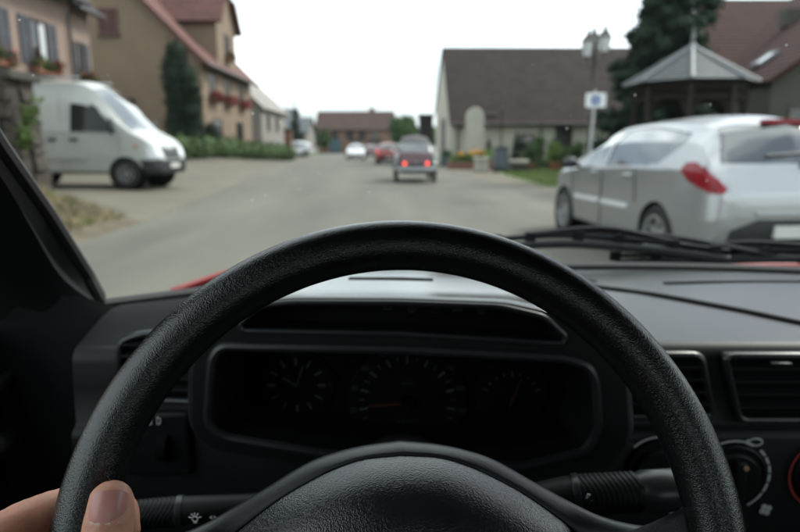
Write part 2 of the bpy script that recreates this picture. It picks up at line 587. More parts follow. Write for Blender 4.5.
# distant hills
for name, y0, amp, sd in (('hill', 2300, 105, 3.1), ('hill', 1700, 70, 9.7)):
    rows = []
    for i in range(9):
        t = i / 8
        row = []
        for k in range(90):
            x = -2600 + 5200 * k / 89
            h = amp * math.sin(t * math.pi / 2) * (0.75 + 0.5 * noise.noise(Vector((x * 0.0018, sd, 0))) + 0.18 * noise.noise(Vector((x * 0.008, sd, 4))))
            row.append((x, y0 - 500 + 600 * t, h))
        rows.append(row)
    rows.append([(p[0], p[1] + 300, -2) for p in rows[-1]])
    o = MB().grid(rows).build(name, HILL, None)
    tag(o, kind='structure')

sheet('verge', [(-4.06, -11), (-4.06, 9.3), (-4.5, 11.6), (-11, 11.6), (-11, -11)], -0.014, DRYSOIL, 1.0)
# ---- dry bank at the left road edge
def bank_h(x, y):
    # toe of the bank: nose at (-4.15, 9.2)
    dx = (-x - 4.25) / 2.2
    dy = (10.4 + 0.25 * (-x - 4.2) - y) / 1.5
    e = min(smooth01(dx), smooth01(dy))
    return e * (0.52 + 0.05 * noise.noise(Vector((x * 1.7, y * 1.7, 0)))) + e * 0.12 * noise.noise(Vector((x * 4, y * 4, 2)))
rows = []
for i in range(60):
    y = -4 + 15.6 * i / 59
    rows.append([(x, y, hz(x, y) - 0.03 + bank_h(x, y) + (0.012 if bank_h(x, y) > 0 else -0.02)) for x in [-4.0 - 7.0 * k / 50 for k in range(51)]])
tag(MB().grid(rows).build('bank', DRYSOIL, None), kind='structure')
vs, fs = [], []
rnd = random.Random(5)
for _ in range(13000):
    x = -4.3 - 3.2 * rnd.random()
    y = 3.0 + 8.2 * rnd.random()
    h = bank_h(x, y)
    if h < 0.03: continue
    z = hz(x, y) - 0.03 + h
    a = rnd.random() * 6.28
    L = rnd.uniform(0.05, 0.2)
    lean = Vector((math.cos(a), math.sin(a), 0)) * L * rnd.uniform(0.2, 0.9)
    sdv = Vector((-math.sin(a), math.cos(a), 0)) * 0.008
    p = Vector((x, y, z))
    o = len(vs)
    vs += [p - sdv, p + sdv, p + lean + Vector((0, 0, L))]
    fs.append((o, o + 1, o + 2))
mb = MB(); mb.v, mb.f = vs, fs
tag(mb.build('dry_grass', DRYGRASS, None, smooth=0, weld=False), 'dry straw coloured grass growing over the soil bank', 'grass', kind='stuff')
vs, fs = [], []
for _ in range(1300):
    x = -4.3 - 1.3 * rnd.random()
    y = 8.2 + 2.6 * rnd.random()
    h = bank_h(x, y)
    if h < 0.02 or noise.noise(Vector((x * 2, y * 2, 7))) < 0.05: continue
    z = hz(x, y) - 0.03 + h
    a = rnd.random() * 6.28
    L = rnd.uniform(0.04, 0.13)
    sdv = Vector((-math.sin(a), math.cos(a), 0)) * 0.008
    p = Vector((x, y, z))
    o = len(vs)
    vs += [p - sdv, p + sdv, p + Vector((math.cos(a) * L * .4, math.sin(a) * L * .4, L))]
    fs.append((o, o + 1, o + 2))
mb = MB(); mb.v, mb.f = vs, fs
tag(mb.build('weeds', LEAFBRIGHT, None, smooth=0, weld=False), 'small green weeds at the tip of the dry bank', 'weeds', kind='stuff')
vs, fs = [], []
for _ in range(16000):
    x = 4.5 + 4.4 * rnd.random(); y = 16.8 + 17 * rnd.random()
    if not inpoly(x, y, [(4.95, 17.3), (7.3, 16.7), (8.9, 22), (8.9, 33.8), (5.4, 33.8), (4.6, 27.0), (4.6, 20)]): continue
    a = rnd.random() * 6.28; L = rnd.uniform(0.05, 0.12)
    sdv = Vector((-math.sin(a), math.cos(a), 0)) * 0.012
    p = Vector((x, y, 0)); o = len(vs)
    vs += [p - sdv, p + sdv, p + Vector((math.cos(a) * L * .4, math.sin(a) * L * .4, L))]
    fs.append((o, o + 1, o + 2))
mb = MB(); mb.v, mb.f = vs, fs
tag(mb.build('grass', LAWN, None, smooth=0, weld=False), 'strip of green lawn grass in front of the planted border', 'grass', kind='stuff')

# ------------------------------------------------------------------ buildings
def wall_matrix(origin, n):
    n = Vector(n).normalized()
    z = Vector((0, 0, 1))
    x = n.cross(z)
    M = Matrix((x, n, z)).transposed().to_4x4()
    M.translation = Vector(origin)
    return M

def window(parent, M, w, h, frame=BROWNWOOD, shutters=None, bars=True, curtain=False, open_shut=True):
    t = 0.07
    mb = MB(M)
    for s in (-1, 1):
        mb.box((s * (w / 2 - t / 2), 0.02, 0), (t, 0.08, h))
        mb.box((0, 0.02, s * (h / 2 - t / 2)), (w - 2 * t, 0.08, t))
    if bars:
        mb.box((0, 0.015, 0), (0.06, 0.06, h - 2 * t))
    f = mb.build('window', frame, parent, bevel=0.006)
    MB(M).box((0, 0.004, 0), (w - 2 * t - 0.004, 0.012, h - 2 * t - 0.004)).build('pane', PANE, f)
    if curtain:
        MB(M).box((-w * 0.2, 0.014, 0), (w * 0.34, 0.006, h - 2 * t - 0.03)).build('curtain', CURTAIN, f)
    MB(M).box((0, 0.05, -h / 2 - 0.05), (w + 0.16, 0.16, 0.07)).build('sill', frame, f, bevel=0.008)
    if shutters:
        for s in (-1, 1):
            mb = MB(M)
            sw = w / 2 if open_shut else w / 2 - 0.01
            cx = s * (w / 2 + sw / 2 + 0.02) if open_shut else s * (sw / 2 + 0.004)
            oy = 0.035 if open_shut else 0.075
            for q in (-1, 1):
                mb.box((cx + q * (sw / 2 - 0.03), oy, 0), (0.06, 0.045, h))
            for q in (-1, 0, 1):
                mb.box((cx, oy, q * (h / 2 - 0.04)), (sw - 0.12, 0.045, 0.08))
            n = max(6, int(h / 0.09))
            for i in range(n):
                mb.box((cx, oy - 0.006, -h / 2 + 0.06 + (h - 0.12) * (i + 0.5) / n), (sw - 0.12, 0.02, (h - 0.12) / n * 0.7))
            mb.build('shutter', shutters, f)
    return f

def flower_box(parent, M, w, seed, red=0.5, size=0.36):
    mb = MB(M)
    mb.box((0, 0.16, 0), (w, 0.2, 0.17))
    for s in (-1, 1):
        mb.box((s * w * 0.36, 0.06, -0.11), (0.03, 0.12, 0.06))
    b = mb.build('window_box', TERRACOTTA, parent, bevel=0.01)
    nb = 5
    blobs = [((-w / 2 + w * (i + 0.5) / nb, 0.2, 0.12 + 0.05 * ((i * 7 + seed) % 3)), (w / nb * 0.8, size * 0.65, size * 0.72)) for i in range(nb)]
    lf = leaf_mesh('foliage', blobs, 420, 0.055, LEAFMID, b, seed=seed)
    lf.data.transform(M)
    if red > 0:
        blobs2 = [((c[0], c[1] + 0.07, c[2] + 0.03), (r[0], r[1] * 1.05, r[2] * 1.05)) for c, r in blobs]
        fl = leaf_mesh('flowers', blobs2, int(330 * red), 0.06, GERANIUM, b, seed=seed + 50, aspect=0.9)
        fl['kind'] = 'stuff'
        fl.data.transform(M)
    return b

def slab(mb, quad, t):
    """roof plane: quad of 3-D points thickened downwards along its normal"""
    q = [Vector(p) for p in quad]
    n = (q[1] - q[0]).cross(q[-1] - q[0]).normalized()
    if n.z < 0: n = -n
    k = len(q)
    vs = q + [p - n * t for p in q]
    fs = [tuple(range(k)), tuple(reversed(range(k, 2 * k)))] + [(i, k + i, k + (i + 1) % k, (i + 1) % k) for i in range(k)]
    mb.add(vs, fs)

# ---- pink house at the left
t = thing('house', 'pink rendered house with grey shutters and flower boxes above the white van', 'house', (-14.5, 16, 0), 0)
def toloc(o, *p):
    return tuple(Vector(p) - o.location)
mb = MB()
mb.box(toloc(t, -16.0, 15.3, 2.9), (10.0, 12.4, 6.4))
mb.build('wall', PINK, t)
mb = MB(); mb.box(toloc(t, -16.2, 22.45, 2.85), (9.8, 1.9, 6.3)); mb.build('side_wall', PINK, t)
mb = MB()
o = t.location
slab(mb, [Vector(p) - o for p in ((-10.45, 8.7, 5.98), (-10.45, 21.8, 5.98), (-16, 21.8, 10.2), (-16, 8.7, 10.2))], 0.16)
slab(mb, [Vector(p) - o for p in ((-21.5, 21.8, 5.98), (-21.5, 8.7, 5.98), (-16, 8.7, 10.2), (-16, 21.8, 10.2))], 0.16)
slab(mb, [Vector(p) - o for p in ((-10.85, 21.84, 5.92), (-10.85, 23.75, 5.92), (-16, 23.75, 10.0), (-16, 21.84, 10.0))], 0.16)
rf = mb.build('roof', DARKROOF, t)
MB().tube([Vector(p) - o for p in ((-10.42, 8.7, 5.9), (-10.42, 21.8, 5.9))], 0.075, 8).build('gutter', IRON, rf)
MB().tube([Vector(p) - o for p in ((-10.82, 21.9, 5.84), (-10.82, 23.7, 5.84))], 0.07, 8).build('gutter', IRON, rf)
MB().tube([Vector(p) - o for p in ((-10.45, 21.3, 5.85), (-10.9, 21.3, 5.5), (-10.9, 21.3, 0.6))], 0.05, 8).build('downpipe', IRON, t)
for i, (y, z) in enumerate(((17.15, 4.32), (19.55, 4.32))):
    M = wall_matrix(Vector((-11.0, y, z)) - o, (1, 0, 0))
    window(t, M, 0.95, 1.35, BROWNWOOD, SHUTTER, curtain=(i == 1))
    flower_box(t, wall_matrix(Vector((-10.96, y, z - 0.86)) - o, (1, 0, 0)), 1.35, 3 + i, 0.12)
M = wall_matrix(Vector((-11.3, 22.55, 4.2)) - o, (1, 0, 0))
window(t, M, 0.6, 1.25, BROWNWOOD, SHUTTER)
flower_box(t, wall_matrix(Vector((-11.26, 22.55, 3.4)) - o, (1, 0, 0)), 1.1, 9, 0.14)
M = wall_matrix(Vector((-11.0, 14.75, 4.32)) - o, (1, 0, 0))
window(t, M, 0.95, 1.35, BROWNWOOD, SHUTTER)
for y in (13.5, 17.4, 20.0):
    window(t, wall_matrix(Vector((-11.0, y, 1.6)) - o, (1, 0, 0)), 0.95, 1.3, BROWNWOOD, SHUTTER)

# ---- tan house with red roof and dormer
t = thing('house', 'tan house with steep red tiled roof, dormer gable and red geraniums', 'house', (-16, 37, 0.9), 0)
o = t.location
X0, X1, Y0, Y1, EZ, RZ, RX = -10.0, -22.0, 32.0, 42.3, 5.6, 11.6, -16.0
mb = MB()
mb.prism([(X0 - o.x, -0.8), (X1 - o.x, -0.8), (X1 - o.x, EZ - 0.9), (RX - o.x, RZ - 0.9), (X0 - o.x, EZ - 0.9)], Y0 - o.y, Y1 - o.y, 'y')
mb.build('wall', TAN, t)
mb = MB()
ov = 0.45
sl = (RZ - EZ) / (X0 - RX)
slab(mb, [Vector(p) - o for p in ((X0 + ov, Y0 - ov, EZ - sl * ov + 0.2), (X0 + ov, Y1 + ov, EZ - sl * ov + 0.2), (RX, Y1 + ov, RZ + 0.2), (RX, Y0 - ov, RZ + 0.2))], 0.18)
slab(mb, [Vector(p) - o for p in ((X1 - ov, Y1 + ov, EZ - sl * ov + 0.2), (X1 - ov, Y0 - ov, EZ - sl * ov + 0.2), (RX, Y0 - ov, RZ + 0.2), (RX, Y1 + ov, RZ + 0.2))], 0.18)
rf = mb.build('roof', REDROOF, t)
mb = MB()
mb.box((-16.9 - o.x, 36.0 - o.y, 11.9 - 0.9), (0.9, 0.7, 1.6)); mb.box((-16.9 - o.x, 36.0 - o.y, 12.76 - 0.9), (1.04, 0.84, 0.12))
mb.build('chimney', BRICK, rf)
# dormer gable on the street side
DY0, DY1, DE, DR = 34.9, 38.7, 8.15, 10.35
DM = (DY0 + DY1) / 2
mb = MB()
mb.prism([(DY0 - o.y, EZ - 0.9), (DY1 - o.y, EZ - 0.9), (DY1 - o.y, DE - 0.9), (DM - o.y, DR - 0.9), (DY0 - o.y, DE - 0.9)], X0 + 0.06 - o.x, -15.5 - o.x, 'x')
dm = mb.build('dormer', TAN, t)
mb = MB()
ds = (DR - DE) / (DM - DY0)
slab(mb, [Vector(p) - o for p in ((X0 + 0.45, DY0 - 0.4, DE - 0.4 * ds + 0.18), (-15.6, DY0 - 0.4, DE - 0.4 * ds + 0.18), (-15.6, DM, DR + 0.18), (X0 - 0.5, DM, DR + 0.18), (X0 + 0.45, DM - 1.0, DR - 1.0 * ds + 0.18))], 0.16)
slab(mb, [Vector(p) - o for p in ((X0 + 0.45, DY1 + 0.4, DE - 0.4 * ds + 0.18), (X0 + 0.45, DM + 1.0, DR - 1.0 * ds + 0.18), (X0 - 0.5, DM, DR + 0.18), (-15.6, DM, DR + 0.18), (-15.6, DY1 + 0.4, DE - 0.4 * ds + 0.18))], 0.16)
mb.build('dormer_roof', REDROOF, dm)
window(t, wall_matrix(Vector((X0 + 0.06, DM, 6.9)) - o, (1, 0, 0)), 0.9, 1.2, BROWNWOOD)
flower_box(t, wall_matrix(Vector((X0 + 0.1, DM, 6.15)) - o, (1, 0, 0)), 1.1, 21, 0.2, 0.3)
for i, y in enumerate((33.7, 36.6, 39.8)):
    window(t, wall_matrix(Vector((X0, y, 4.5)) - o, (1, 0, 0)), 0.95, 1.35, BROWNWOOD)
    flower_box(t, wall_matrix(Vector((X0 + 0.04, y, 3.66)) - o, (1, 0, 0)), 1.5, 30 + i, 1.5, 0.34)
for y in (34.4, 39.0):
    window(t, wall_matrix(Vector((X0, y, 2.05)) - o, (1, 0, 0)), 1.5, 1.35, BROWNWOOD)
window(t, wall_matrix(Vector((-14.45, Y0, 7.3)) - o, (0, -1, 0)), 0.95, 1.25, BROWNWOOD, REDSHUT, open_shut=False)
window(t, wall_matrix(Vector((-13.9, Y0, 3.25)) - o, (0, -1, 0)), 0.95, 0.8, BROWNWOOD)
mb = MB(); mb.tube([Vector(p) - o for p in ((X0 + 0.5, Y0 - 0.4, EZ - 0.35), (X0 + 0.5, Y1 + 0.4, EZ - 0.35))], 0.08, 8)
mb.build('gutter', IRON, rf)

# ---- further houses along the left side
def small_house(label, x0, x1, y0, y1, z0, ez, rz, wm, rm, ridge='y', wins=(), group=None):
    cx, cy = (x0 + x1) / 2, (y0 + y1) / 2
    t = thing('house', label, 'house', (cx, cy, z0), 0, group)
    o = t.location
    a, b, c, d = x0 - cx, x1 - cx, y0 - cy, y1 - cy
    mb = MB()
    ov = 0.35
    if ridge == 'y':
        mb.prism([(a, -0.5), (b, -0.5), (b, ez - z0), (0, rz - z0), (a, ez - z0)], c, d, 'y')
        mb.build('wall', wm, t)
        s = (rz - ez) / ((b - a) / 2)
        mb = MB()
        for q in (1, -1):
            e = b if q > 0 else a
            slab(mb, [(e + q * ov, c - ov, ez - z0 - s * ov + .15), (e + q * ov, d + ov, ez - z0 - s * ov + .15), (0, d + ov, rz - z0 + .15), (0, c - ov, rz - z0 + .15)], 0.14)
    else:
        mb.prism([(c, -0.5), (d, -0.5), (d, ez - z0), (0, rz - z0), (c, ez - z0)], a, b, 'x')
        mb.build('wall', wm, t)
        s = (rz - ez) / ((d - c) / 2)
        mb = MB()
        for q in (1, -1):
            e = d if q > 0 else c
            slab(mb, [(a - ov, e + q * ov, ez - z0 - s * ov + .15), (b + ov, e + q * ov, ez - z0 - s * ov + .15), (b + ov, 0, rz - z0 + .15), (a - ov, 0, rz - z0 + .15)], 0.14)
    mb.build('roof', rm, t)
    for (wx, wy, wz, n, w, h) in wins:
        window(t, wall_matrix(Vector((wx, wy, wz)) - o, n), w, h, BROWNWOOD)
    return t
small_house('grey rendered house beside the tan house, beyond its geranium windows', -17.5, -10.6, 48, 58, 0.4, 4.3, 7.6, GREYW, GREYW, 'y', [(-10.6, 50.5, 3.2, (1, 0, 0), 0.9, 1.1), (-10.6, 54, 3.2, (1, 0, 0), 0.9, 1.1)])
small_house('far house with blue grey slate roof behind the thin pointed conifer', -24, -16.4, 94, 104, 0, 4.7, 7.0, GREYW, SLATE, 'x', [(-19, 94, 3.2, (0, -1, 0), 1.0, 1.2)])
small_house('far pale house with weathered roof left of the salmon house', -17.2, -13.2, 88, 97, 0, 3.2, 5.4, GREYW, SLATE, 'x', [(-14.3, 88, 2.0, (0, -1, 0), 0.9, 1.0)])

# ---- salmon house at the end of the street
t = thing('house', 'long salmon coloured house with brown roof closing the end of the street', 'house', (-7.3, 105, 0.2), 0)
o = t.location
mb = MB(); mb.box((0, 0.0, 1.9), (11.6, 10, 4.2)); mb.build('wall', ORANGEW, t)
mb = MB()
slab(mb, [(-6.4, -5.5, 3.72), (6.4, -5.5, 3.72), (6.4, 0, 6.9), (-6.4, 0, 6.9)], 0.18)
slab(mb, [(-6.4, 5.5, 3.72), (6.4, 5.5, 3.72), (6.4, 0, 6.9), (-6.4, 0, 6.9)], 0.18)
rf = mb.build('roof', mat('faded brown roof tiles', (0.050, 0.030, 0.025), 0.9, 0.25, 1.2, 0.6, 1.6, kind='tiles', bdist=0.05, spec=0.15), t)
MB().box((2.6, 0.4, 7.1), (0.9, 0.6, 0.7)).build('chimney', BRICK, rf)
for x in (-3.1, -0.7, 1.25, 3.3):
    window(t, wall_matrix((x, -5.0, 2.95), (0, -1, 0)), 1.0 if abs(x) > 2 else 1.3, 1.15, BROWNWOOD)
dr = MB(wall_matrix((-3.1, -5.0, 1.2), (0, -1, 0)))
dr.box((0, 0.03, 0), (1.8, 0.1, 2.1))
d = dr.build('door', TEAL, t, bevel=0.01)
MB(wall_matrix((-3.1, -5.0, 1.2), (0, -1, 0))).box((0.6, 0.12, 0), (0.06, 0.06, 0.2)).build('handle', IRON, d)
for x in (0.3, 3.2):
    mb = MB(wall_matrix((x, -5.0, 1.35), (0, -1, 0)))
    mb.box((0, 0.03, 0), (2.2, 0.08, 1.7))
    mb.box((0, 0.06, 0.9), (2.5, 0.2, 0.14))
    mb.build('garage_door', BROWNWOOD, t)

# ---- white barn on the right
t = thing('barn', 'white gabled barn with a huge dark brown tiled roof', 'barn', (10, 48.5, 0), 0)
o = t.location
BX0, BX1, BY0, BY1, BE, BR = 3.3, 18.5, 40.5, 57.5, 2.85, 8.45
BM = 48.7
mb = MB()
mb.prism([(BY0 - o.y, -0.3), (BY1 - o.y, -0.3), (BY1 - o.y, 4.4), (BM - o.y, BR), (BY0 - o.y, BE)], BX0 - o.x, BX1 - o.x, 'x')
mb.build('wall', WHITEWALL, t)
mb = MB()
s1 = (BR - BE) / (BM - BY0); s2 = (BR - 4.4) / (BY1 - BM)
slab(mb, [Vector(p) - o for p in ((BX0 - .12, BY0 - .45, BE - .45 * s1 + .18), (BX1 + .3, BY0 - .45, BE - .45 * s1 + .18), (BX1 + .3, BM, BR + .18), (BX0 - .12, BM, BR + .18))], 0.16)
slab(mb, [Vector(p) - o for p in ((BX1 + .3, BY1 + .3, 4.4 - .3 * s2 + .18), (BX0 - .12, BY1 + .3, 4.4 - .3 * s2 + .18), (BX0 - .12, BM, BR + .18), (BX1 + .3, BM, BR + .18))], 0.16)
rf = mb.build('roof', BROWNROOF, t)
MB().tube([Vector(p) - o for p in ((BX0 - .1, BY0 - .52, BE - .2), (BX1, BY0 - .52, BE - .2))], 0.09, 8).build('gutter', IRON, rf)
# roof window: a framed hatch lying in the roof plane
nrm = Vector((0, -s1, 1)).normalized()
ux = Vector((1, 0, 0)); uy = nrm.cross(ux)
Mh = Matrix((ux, uy, nrm)).transposed().to_4x4()
Mh.translation = Vector((5.95, BY0 + 0.55, BE + 0.55 * s1 + 0.2)) - o
mb = MB(Mh)
for s in (-1, 1):
    mb.box((s * 0.33, 0, 0.03), (0.08, 0.9, 0.1)); mb.box((0, s * 0.41, 0.03), (0.58, 0.08, 0.1))
h = mb.build('roof_hatch', TIMBER, rf)
MB(Mh).box((0, 0, 0.03), (0.57, 0.73, 0.03)).build('hatch_lid', TIMBER, t)
for x in (3.75, 9.1):
    MB().tube([Vector(p) - o for p in ((x, BY0 - .5, BE - .25), (x, BY0 - .1, BE - .5), (x, BY0 - .1, 0))], 0.055, 8).build('downpipe', IRON, t)
mb = MB(wall_matrix(Vector((10.6, BY0, 1.25)) - o, (0, -1, 0)))
mb.box((0, 0.03, 0), (0.95, 0.08, 2.3)); mb.box((-0.5, 0.05, 0), (0.08, 0.12, 2.4)); mb.box((0.5, 0.05, 0), (0.08, 0.12, 2.4)); mb.box((0, 0.05, 1.2), (1.1, 0.12, 0.1))
mb.build('door', TIMBER, t)
window(t, wall_matrix(Vector((8.2, BY0, 1.5)) - o, (0, -1, 0)), 0.9, 1.1, BROWNWOOD)
mb = MB(wall_matrix(Vector((BX0, 47.0, 1.5)) - o, (-1, 0, 0)))
mb.box((0, 0.03, 0), (2.6, 0.08, 3.2)); mb.box((-1.36, 0.06, 0), (0.14, 0.16, 3.3)); mb.box((1.36, 0.06, 0), (0.14, 0.16, 3.3)); mb.box((0, 0.06, 1.68), (2.9, 0.16, 0.16))
mb.build('barn_door', GREYW, t)

# dark tall shed beyond the barn gable
t = thing('shed', 'tall dark clad shed just beyond the white barn gable', 'shed', (2.7, 66, 0), 0)
mb = MB(); mb.box((0, 0, 2.1), (1.3, 5, 4.4)); mb.build('wall', TIMBER, t, bevel=0.02)
MB().box((0, 0, 4.4), (1.6, 5.4, 0.16)).build('roof', DARKROOF, t, bevel=0.02)

# ---- L shaped house behind the kiosk
t = thing('house', 'ochre house with L shaped red tiled roof behind the silver car', 'house', (18, 29, 0), 0)
o = t.location
E0z, Rz = 3.55, 8.5
mb = MB()
mb.prism([(12.9 - o.x, -0.3), (26.7 - o.x, -0.3), (26.7 - o.x, E0z), (19.8 - o.x, Rz - 0.1), (12.9 - o.x, E0z)], 22.0 - o.y, 33 - o.y, 'y')
mb.build('gable_wall', OLIVE, t)
mb = MB(); mb.prism([(11.6 - o.x, 26.2 - o.y), (26.6 - o.x, 26.2 - o.y), (26.6 - o.x, 39.6 - o.y), (17.8 - o.x, 39.6 - o.y)], -0.3, E0z - 0.1, 'z'); mb.build('rear_wall', OLIVE, t)
mb = MB()
P = lambda *a: Vector(a) - o
slab(mb, [P(12.55, 21.6, E0z - 0.1), P(19.8, 21.6, Rz + .1), P(19.8, 33, Rz + .1), P(12.75, 26.0, E0z)], 0.15)
slab(mb, [P(27.05, 21.6, E0z - 0.1), P(27.05, 33, E0z - .1), P(19.8, 33, Rz + .1), P(19.8, 21.6, Rz + .1)], 0.15)
slab(mb, [P(11.3, 25.9, E0z - 0.06), P(12.65, 25.9, E0z - 0.06), P(19.8, 33, Rz + .06), P(15.2, 33, Rz + .06)], 0.15)
slab(mb, [P(11.3, 25.9, E0z - 0.06), P(15.2, 33, Rz + .06), P(17.6, 40, E0z - 0.06)], 0.15)
slab(mb, [P(17.6, 40, E0z - 0.06), P(15.2, 33, Rz + .06), P(27.05, 33, Rz + .06), P(27.05, 40, E0z - .06)], 0.15)
rf = mb.build('roof', REDROOF2, t)
def on_slope(x, y):      # left slope of the right wing
    return E0z + (x - 12.75) / (19.8 - 12.75) * (Rz - E0z) + 0.12
nrm = Vector((-(Rz - E0z) / (19.8 - 12.75), 0, 1)).normalized()
uy = Vector((0, 1, 0)); ux = uy.cross(nrm)
Mh = Matrix((ux, uy, nrm)).transposed().to_4x4()
Mh.translation = P(13.9, 24.3, on_slope(13.9, 24.3))
mb = MB(Mh)
for s in (-1, 1):
    mb.box((s * 0.40, 0, 0.03), (0.08, 0.66, 0.12)); mb.box((0, s * 0.29, 0.03), (0.72, 0.08, 0.12))
sk = mb.build('skylight', LEAD, rf)
MB(Mh).box((0, 0, 0.05), (0.71, 0.49, 0.03)).build('pane', mat('skylight pane with painted sky reflection', (0.55, 0.58, 0.6), 0.08, 0.0, spec=1.0), t)  # sky reflection put into the pane's pale base colour
mb = MB(); c = P(16.6, 27.5, on_slope(16.6, 27.5)); mb.box((c.x, c.y, c.z + 0.2), (0.7, 0.5, 0.7)); mb.build('vent_box', OLIVE, rf)
for x, z, w, h in ((14.25, 2.1, 1.4, 1.0), (16.4, 3.6, 1.0, 2.1), (19.0, 2.2, 1.2, 1.3)):
    window(t, wall_matrix(P(x, 22.0, z), (0, -1, 0)), w, h, BROWNWOOD)
window(t, wall_matrix(P(17.6, 22.0, 1.6), (0, -1, 0)), 1.0, 1.3, BROWNWOOD)

# ---- octagonal kiosk with slate roof
t = thing('kiosk', 'octagonal timber kiosk with grey slate tent roof and finial', 'kiosk', (7.75, 17, 0), 0)
N8, RE, RA, ZE, ZA = 8, 1.66, 0.12, 2.84, 3.74
mb = MB()
for k in range(N8):
    a0 = 2 * math.pi * (k + 0.5) / N8; a1 = 2 * math.pi * (k + 1.5) / N8
    for c in range(12):
        t0, t1 = c / 12, (c + 1) / 12 + 0.015
        r0, r1 = RE + (RA - RE) * t0, RE + (RA - RE) * min(t1, 1)
        z0, z1 = ZE + (ZA - ZE) * t0, ZE + (ZA - ZE) * min(t1, 1)
        q = [(r0 * math.cos(a0), r0 * math.sin(a0), z0 + 0.03), (r0 * math.cos(a1), r0 * math.sin(a1), z0 + 0.03),
             (r1 * math.cos(a1), r1 * math.sin(a1), z1 + 0.008), (r1 * math.cos(a0), r1 * math.sin(a0), z1 + 0.008)]
        q2 = [(x, y, z - 0.022) for x, y, z in q]
        mb.add(q + q2, [(0, 1, 2, 3), (7, 6, 5, 4), (0, 4, 5, 1), (1, 5, 6, 2), (2, 6, 7, 3), (3, 7, 4, 0)])
rf = mb.build('roof', SLATE, t, smooth=0)
mb = MB()
for k in range(N8):
    a0 = 2 * math.pi * (k + 0.5) / N8
    mb.tube([(RE * 1.01 * math.cos(a0), RE * 1.01 * math.sin(a0), ZE + 0.03), (RA * math.cos(a0), RA * math.sin(a0), ZA + 0.03)], 0.045, 6)
mb.build('hip_cap', LEAD, rf)
MB().lathe([(0.16, ZA - 0.04), (0.13, ZA + 0.08), (0.05, ZA + 0.16), (0.035, ZA + 0.26), (0.055, ZA + 0.30), (0.055, ZA + 0.35), (0.025, ZA + 0.39), (0.01, ZA + 0.6)], 12).build('finial', LEAD, rf)
mb = MB()
for k in range(N8):
    a0 = 2 * math.pi * (k + 0.5) / N8
    mb2 = MB()
    mb2.box((0, 0, ZE / 2 - 0.05), (0.14, 0.14, ZE), Matrix.Translation((1.36 * math.cos(a0), 1.36 * math.sin(a0), 0)) @ Matrix.Rotation(a0, 4, 'Z'))
    mb2.build('post', TIMBER, t, bevel=0.01)
mb = MB()
for k in range(N8):
    a0 = 2 * math.pi * (k + 0.5) / N8; a1 = 2 * math.pi * (k + 1.5) / N8
    p0 = Vector((1.36 * math.cos(a0), 1.36 * math.sin(a0), 0)); p1 = Vector((1.36 * math.cos(a1), 1.36 * math.sin(a1), 0))
    for z, r in ((2.72, 0.09), (2.45, 0.06), (0.95, 0.06)):
        mb.tube([p0 + Vector((0, 0, z)), p1 + Vector((0, 0, z))], r, 4)
    for q in (0.2, 0.4, 0.6, 0.8):
        pp = p0.lerp(p1, q)
        mb.tube([pp + Vector((0, 0, 2.45)), pp + Vector((0, 0, 2.7))], 0.03, 4)
    m0 = p0 * 0.97 + Vector((0, 0, 2.0)); m1 = p0.lerp(p1, 0.25) + Vector((0, 0, 2.45))
    mb.tube([m0, m1], 0.045, 4)
    m0 = p1 * 0.97 + Vector((0, 0, 2.0)); m1 = p0.lerp(p1, 0.75) + Vector((0, 0, 2.45))
    mb.tube([m0, m1], 0.045, 4)
mb.build('rail', TIMBER, t)
for k in (1, 2, 3):
    a0 = 2 * math.pi * (k + 0.5) / N8; a1 = 2 * math.pi * (k + 1.5) / N8
    p0 = Vector((1.3 * math.cos(a0), 1.3 * math.sin(a0), 0)); p1 = Vector((1.3 * math.cos(a1), 1.3 * math.sin(a1), 0))
    MB().add([p0 + Vector((0, 0, .1)), p1 + Vector((0, 0, .1)), p1 + Vector((0, 0, 1.7)), p0 + Vector((0, 0, 1.7))], [(0, 1, 2, 3)]).build('back_panel', TIMBER, t, solid=0.04)
MB().lathe([(0.75, 0.0), (0.75, 0.85), (0.83, 0.86), (0.83, 0.98), (0.6, 0.98), (0.6, 0.3)], 20, cap=False).build('well_ring', PALESTONE, t)
MB().lathe([(1.6, -0.1), (1.6, 0.06), (1.55, 0.09), (0.0, 0.09)], 8).build('base', CAPSTONE, t)

# ---- stone wall on the left with its stones
t = thing('stone_wall', 'rough rubble stone wall end with dark cap stones on the left bank', 'wall', (-7.0, 10.7, 0.2), 0)
WX0, WX1, WY0, WY1, WH = -3.2, 0.62, -0.35, 0.35, 2.1
def wall_right(z):       # battered end
    return WX1 + 0.18 * (1 - z / WH)
mb = MB()
mb.prism([(WX0, -0.3), (wall_right(0) - 0.05, -0.3), (wall_right(WH) - 0.05, WH), (WX0, WH)], WY0 + 0.05, WY1 - 0.05, 'y')
mb.build('core', MORTAR, t)
rnd = random.Random(3)
def stone_mesh(seed):
    r2 = random.Random(seed)
    bm = bmesh.new()
    bmesh.ops.create_cube(bm, size=1.0)
    bmesh.ops.subdivide_edges(bm, edges=bm.edges[:], cuts=1, use_grid_fill=True)
    for v in bm.verts:
        c = v.co
        k = 0.5 / max(0.36, c.length) * 0.16 + 0.84
        v.co = c * k + Vector((r2.uniform(-.05, .05), r2.uniform(-.05, .05), r2.uniform(-.05, .05)))
    me = bpy.data.meshes.new('stone')
    bm.to_mesh(me); bm.free()
    me.materials.append(STONE)
    return me
SM = [stone_mesh(i) for i in range(6)]
def put_stone(cx, cy, cz, sx, sy, sz):
    so = bpy.data.objects.new('stone', rnd.choice(SM))
    COL.objects.link(so)
    so.parent = t
    so.location = (cx, cy, cz)
    so.scale = (sx, sy, sz)
    so.rotation_euler = (rnd.uniform(-.12, .12), rnd.uniform(-.22, .22), rnd.uniform(-.1, .1))
z = 0.02
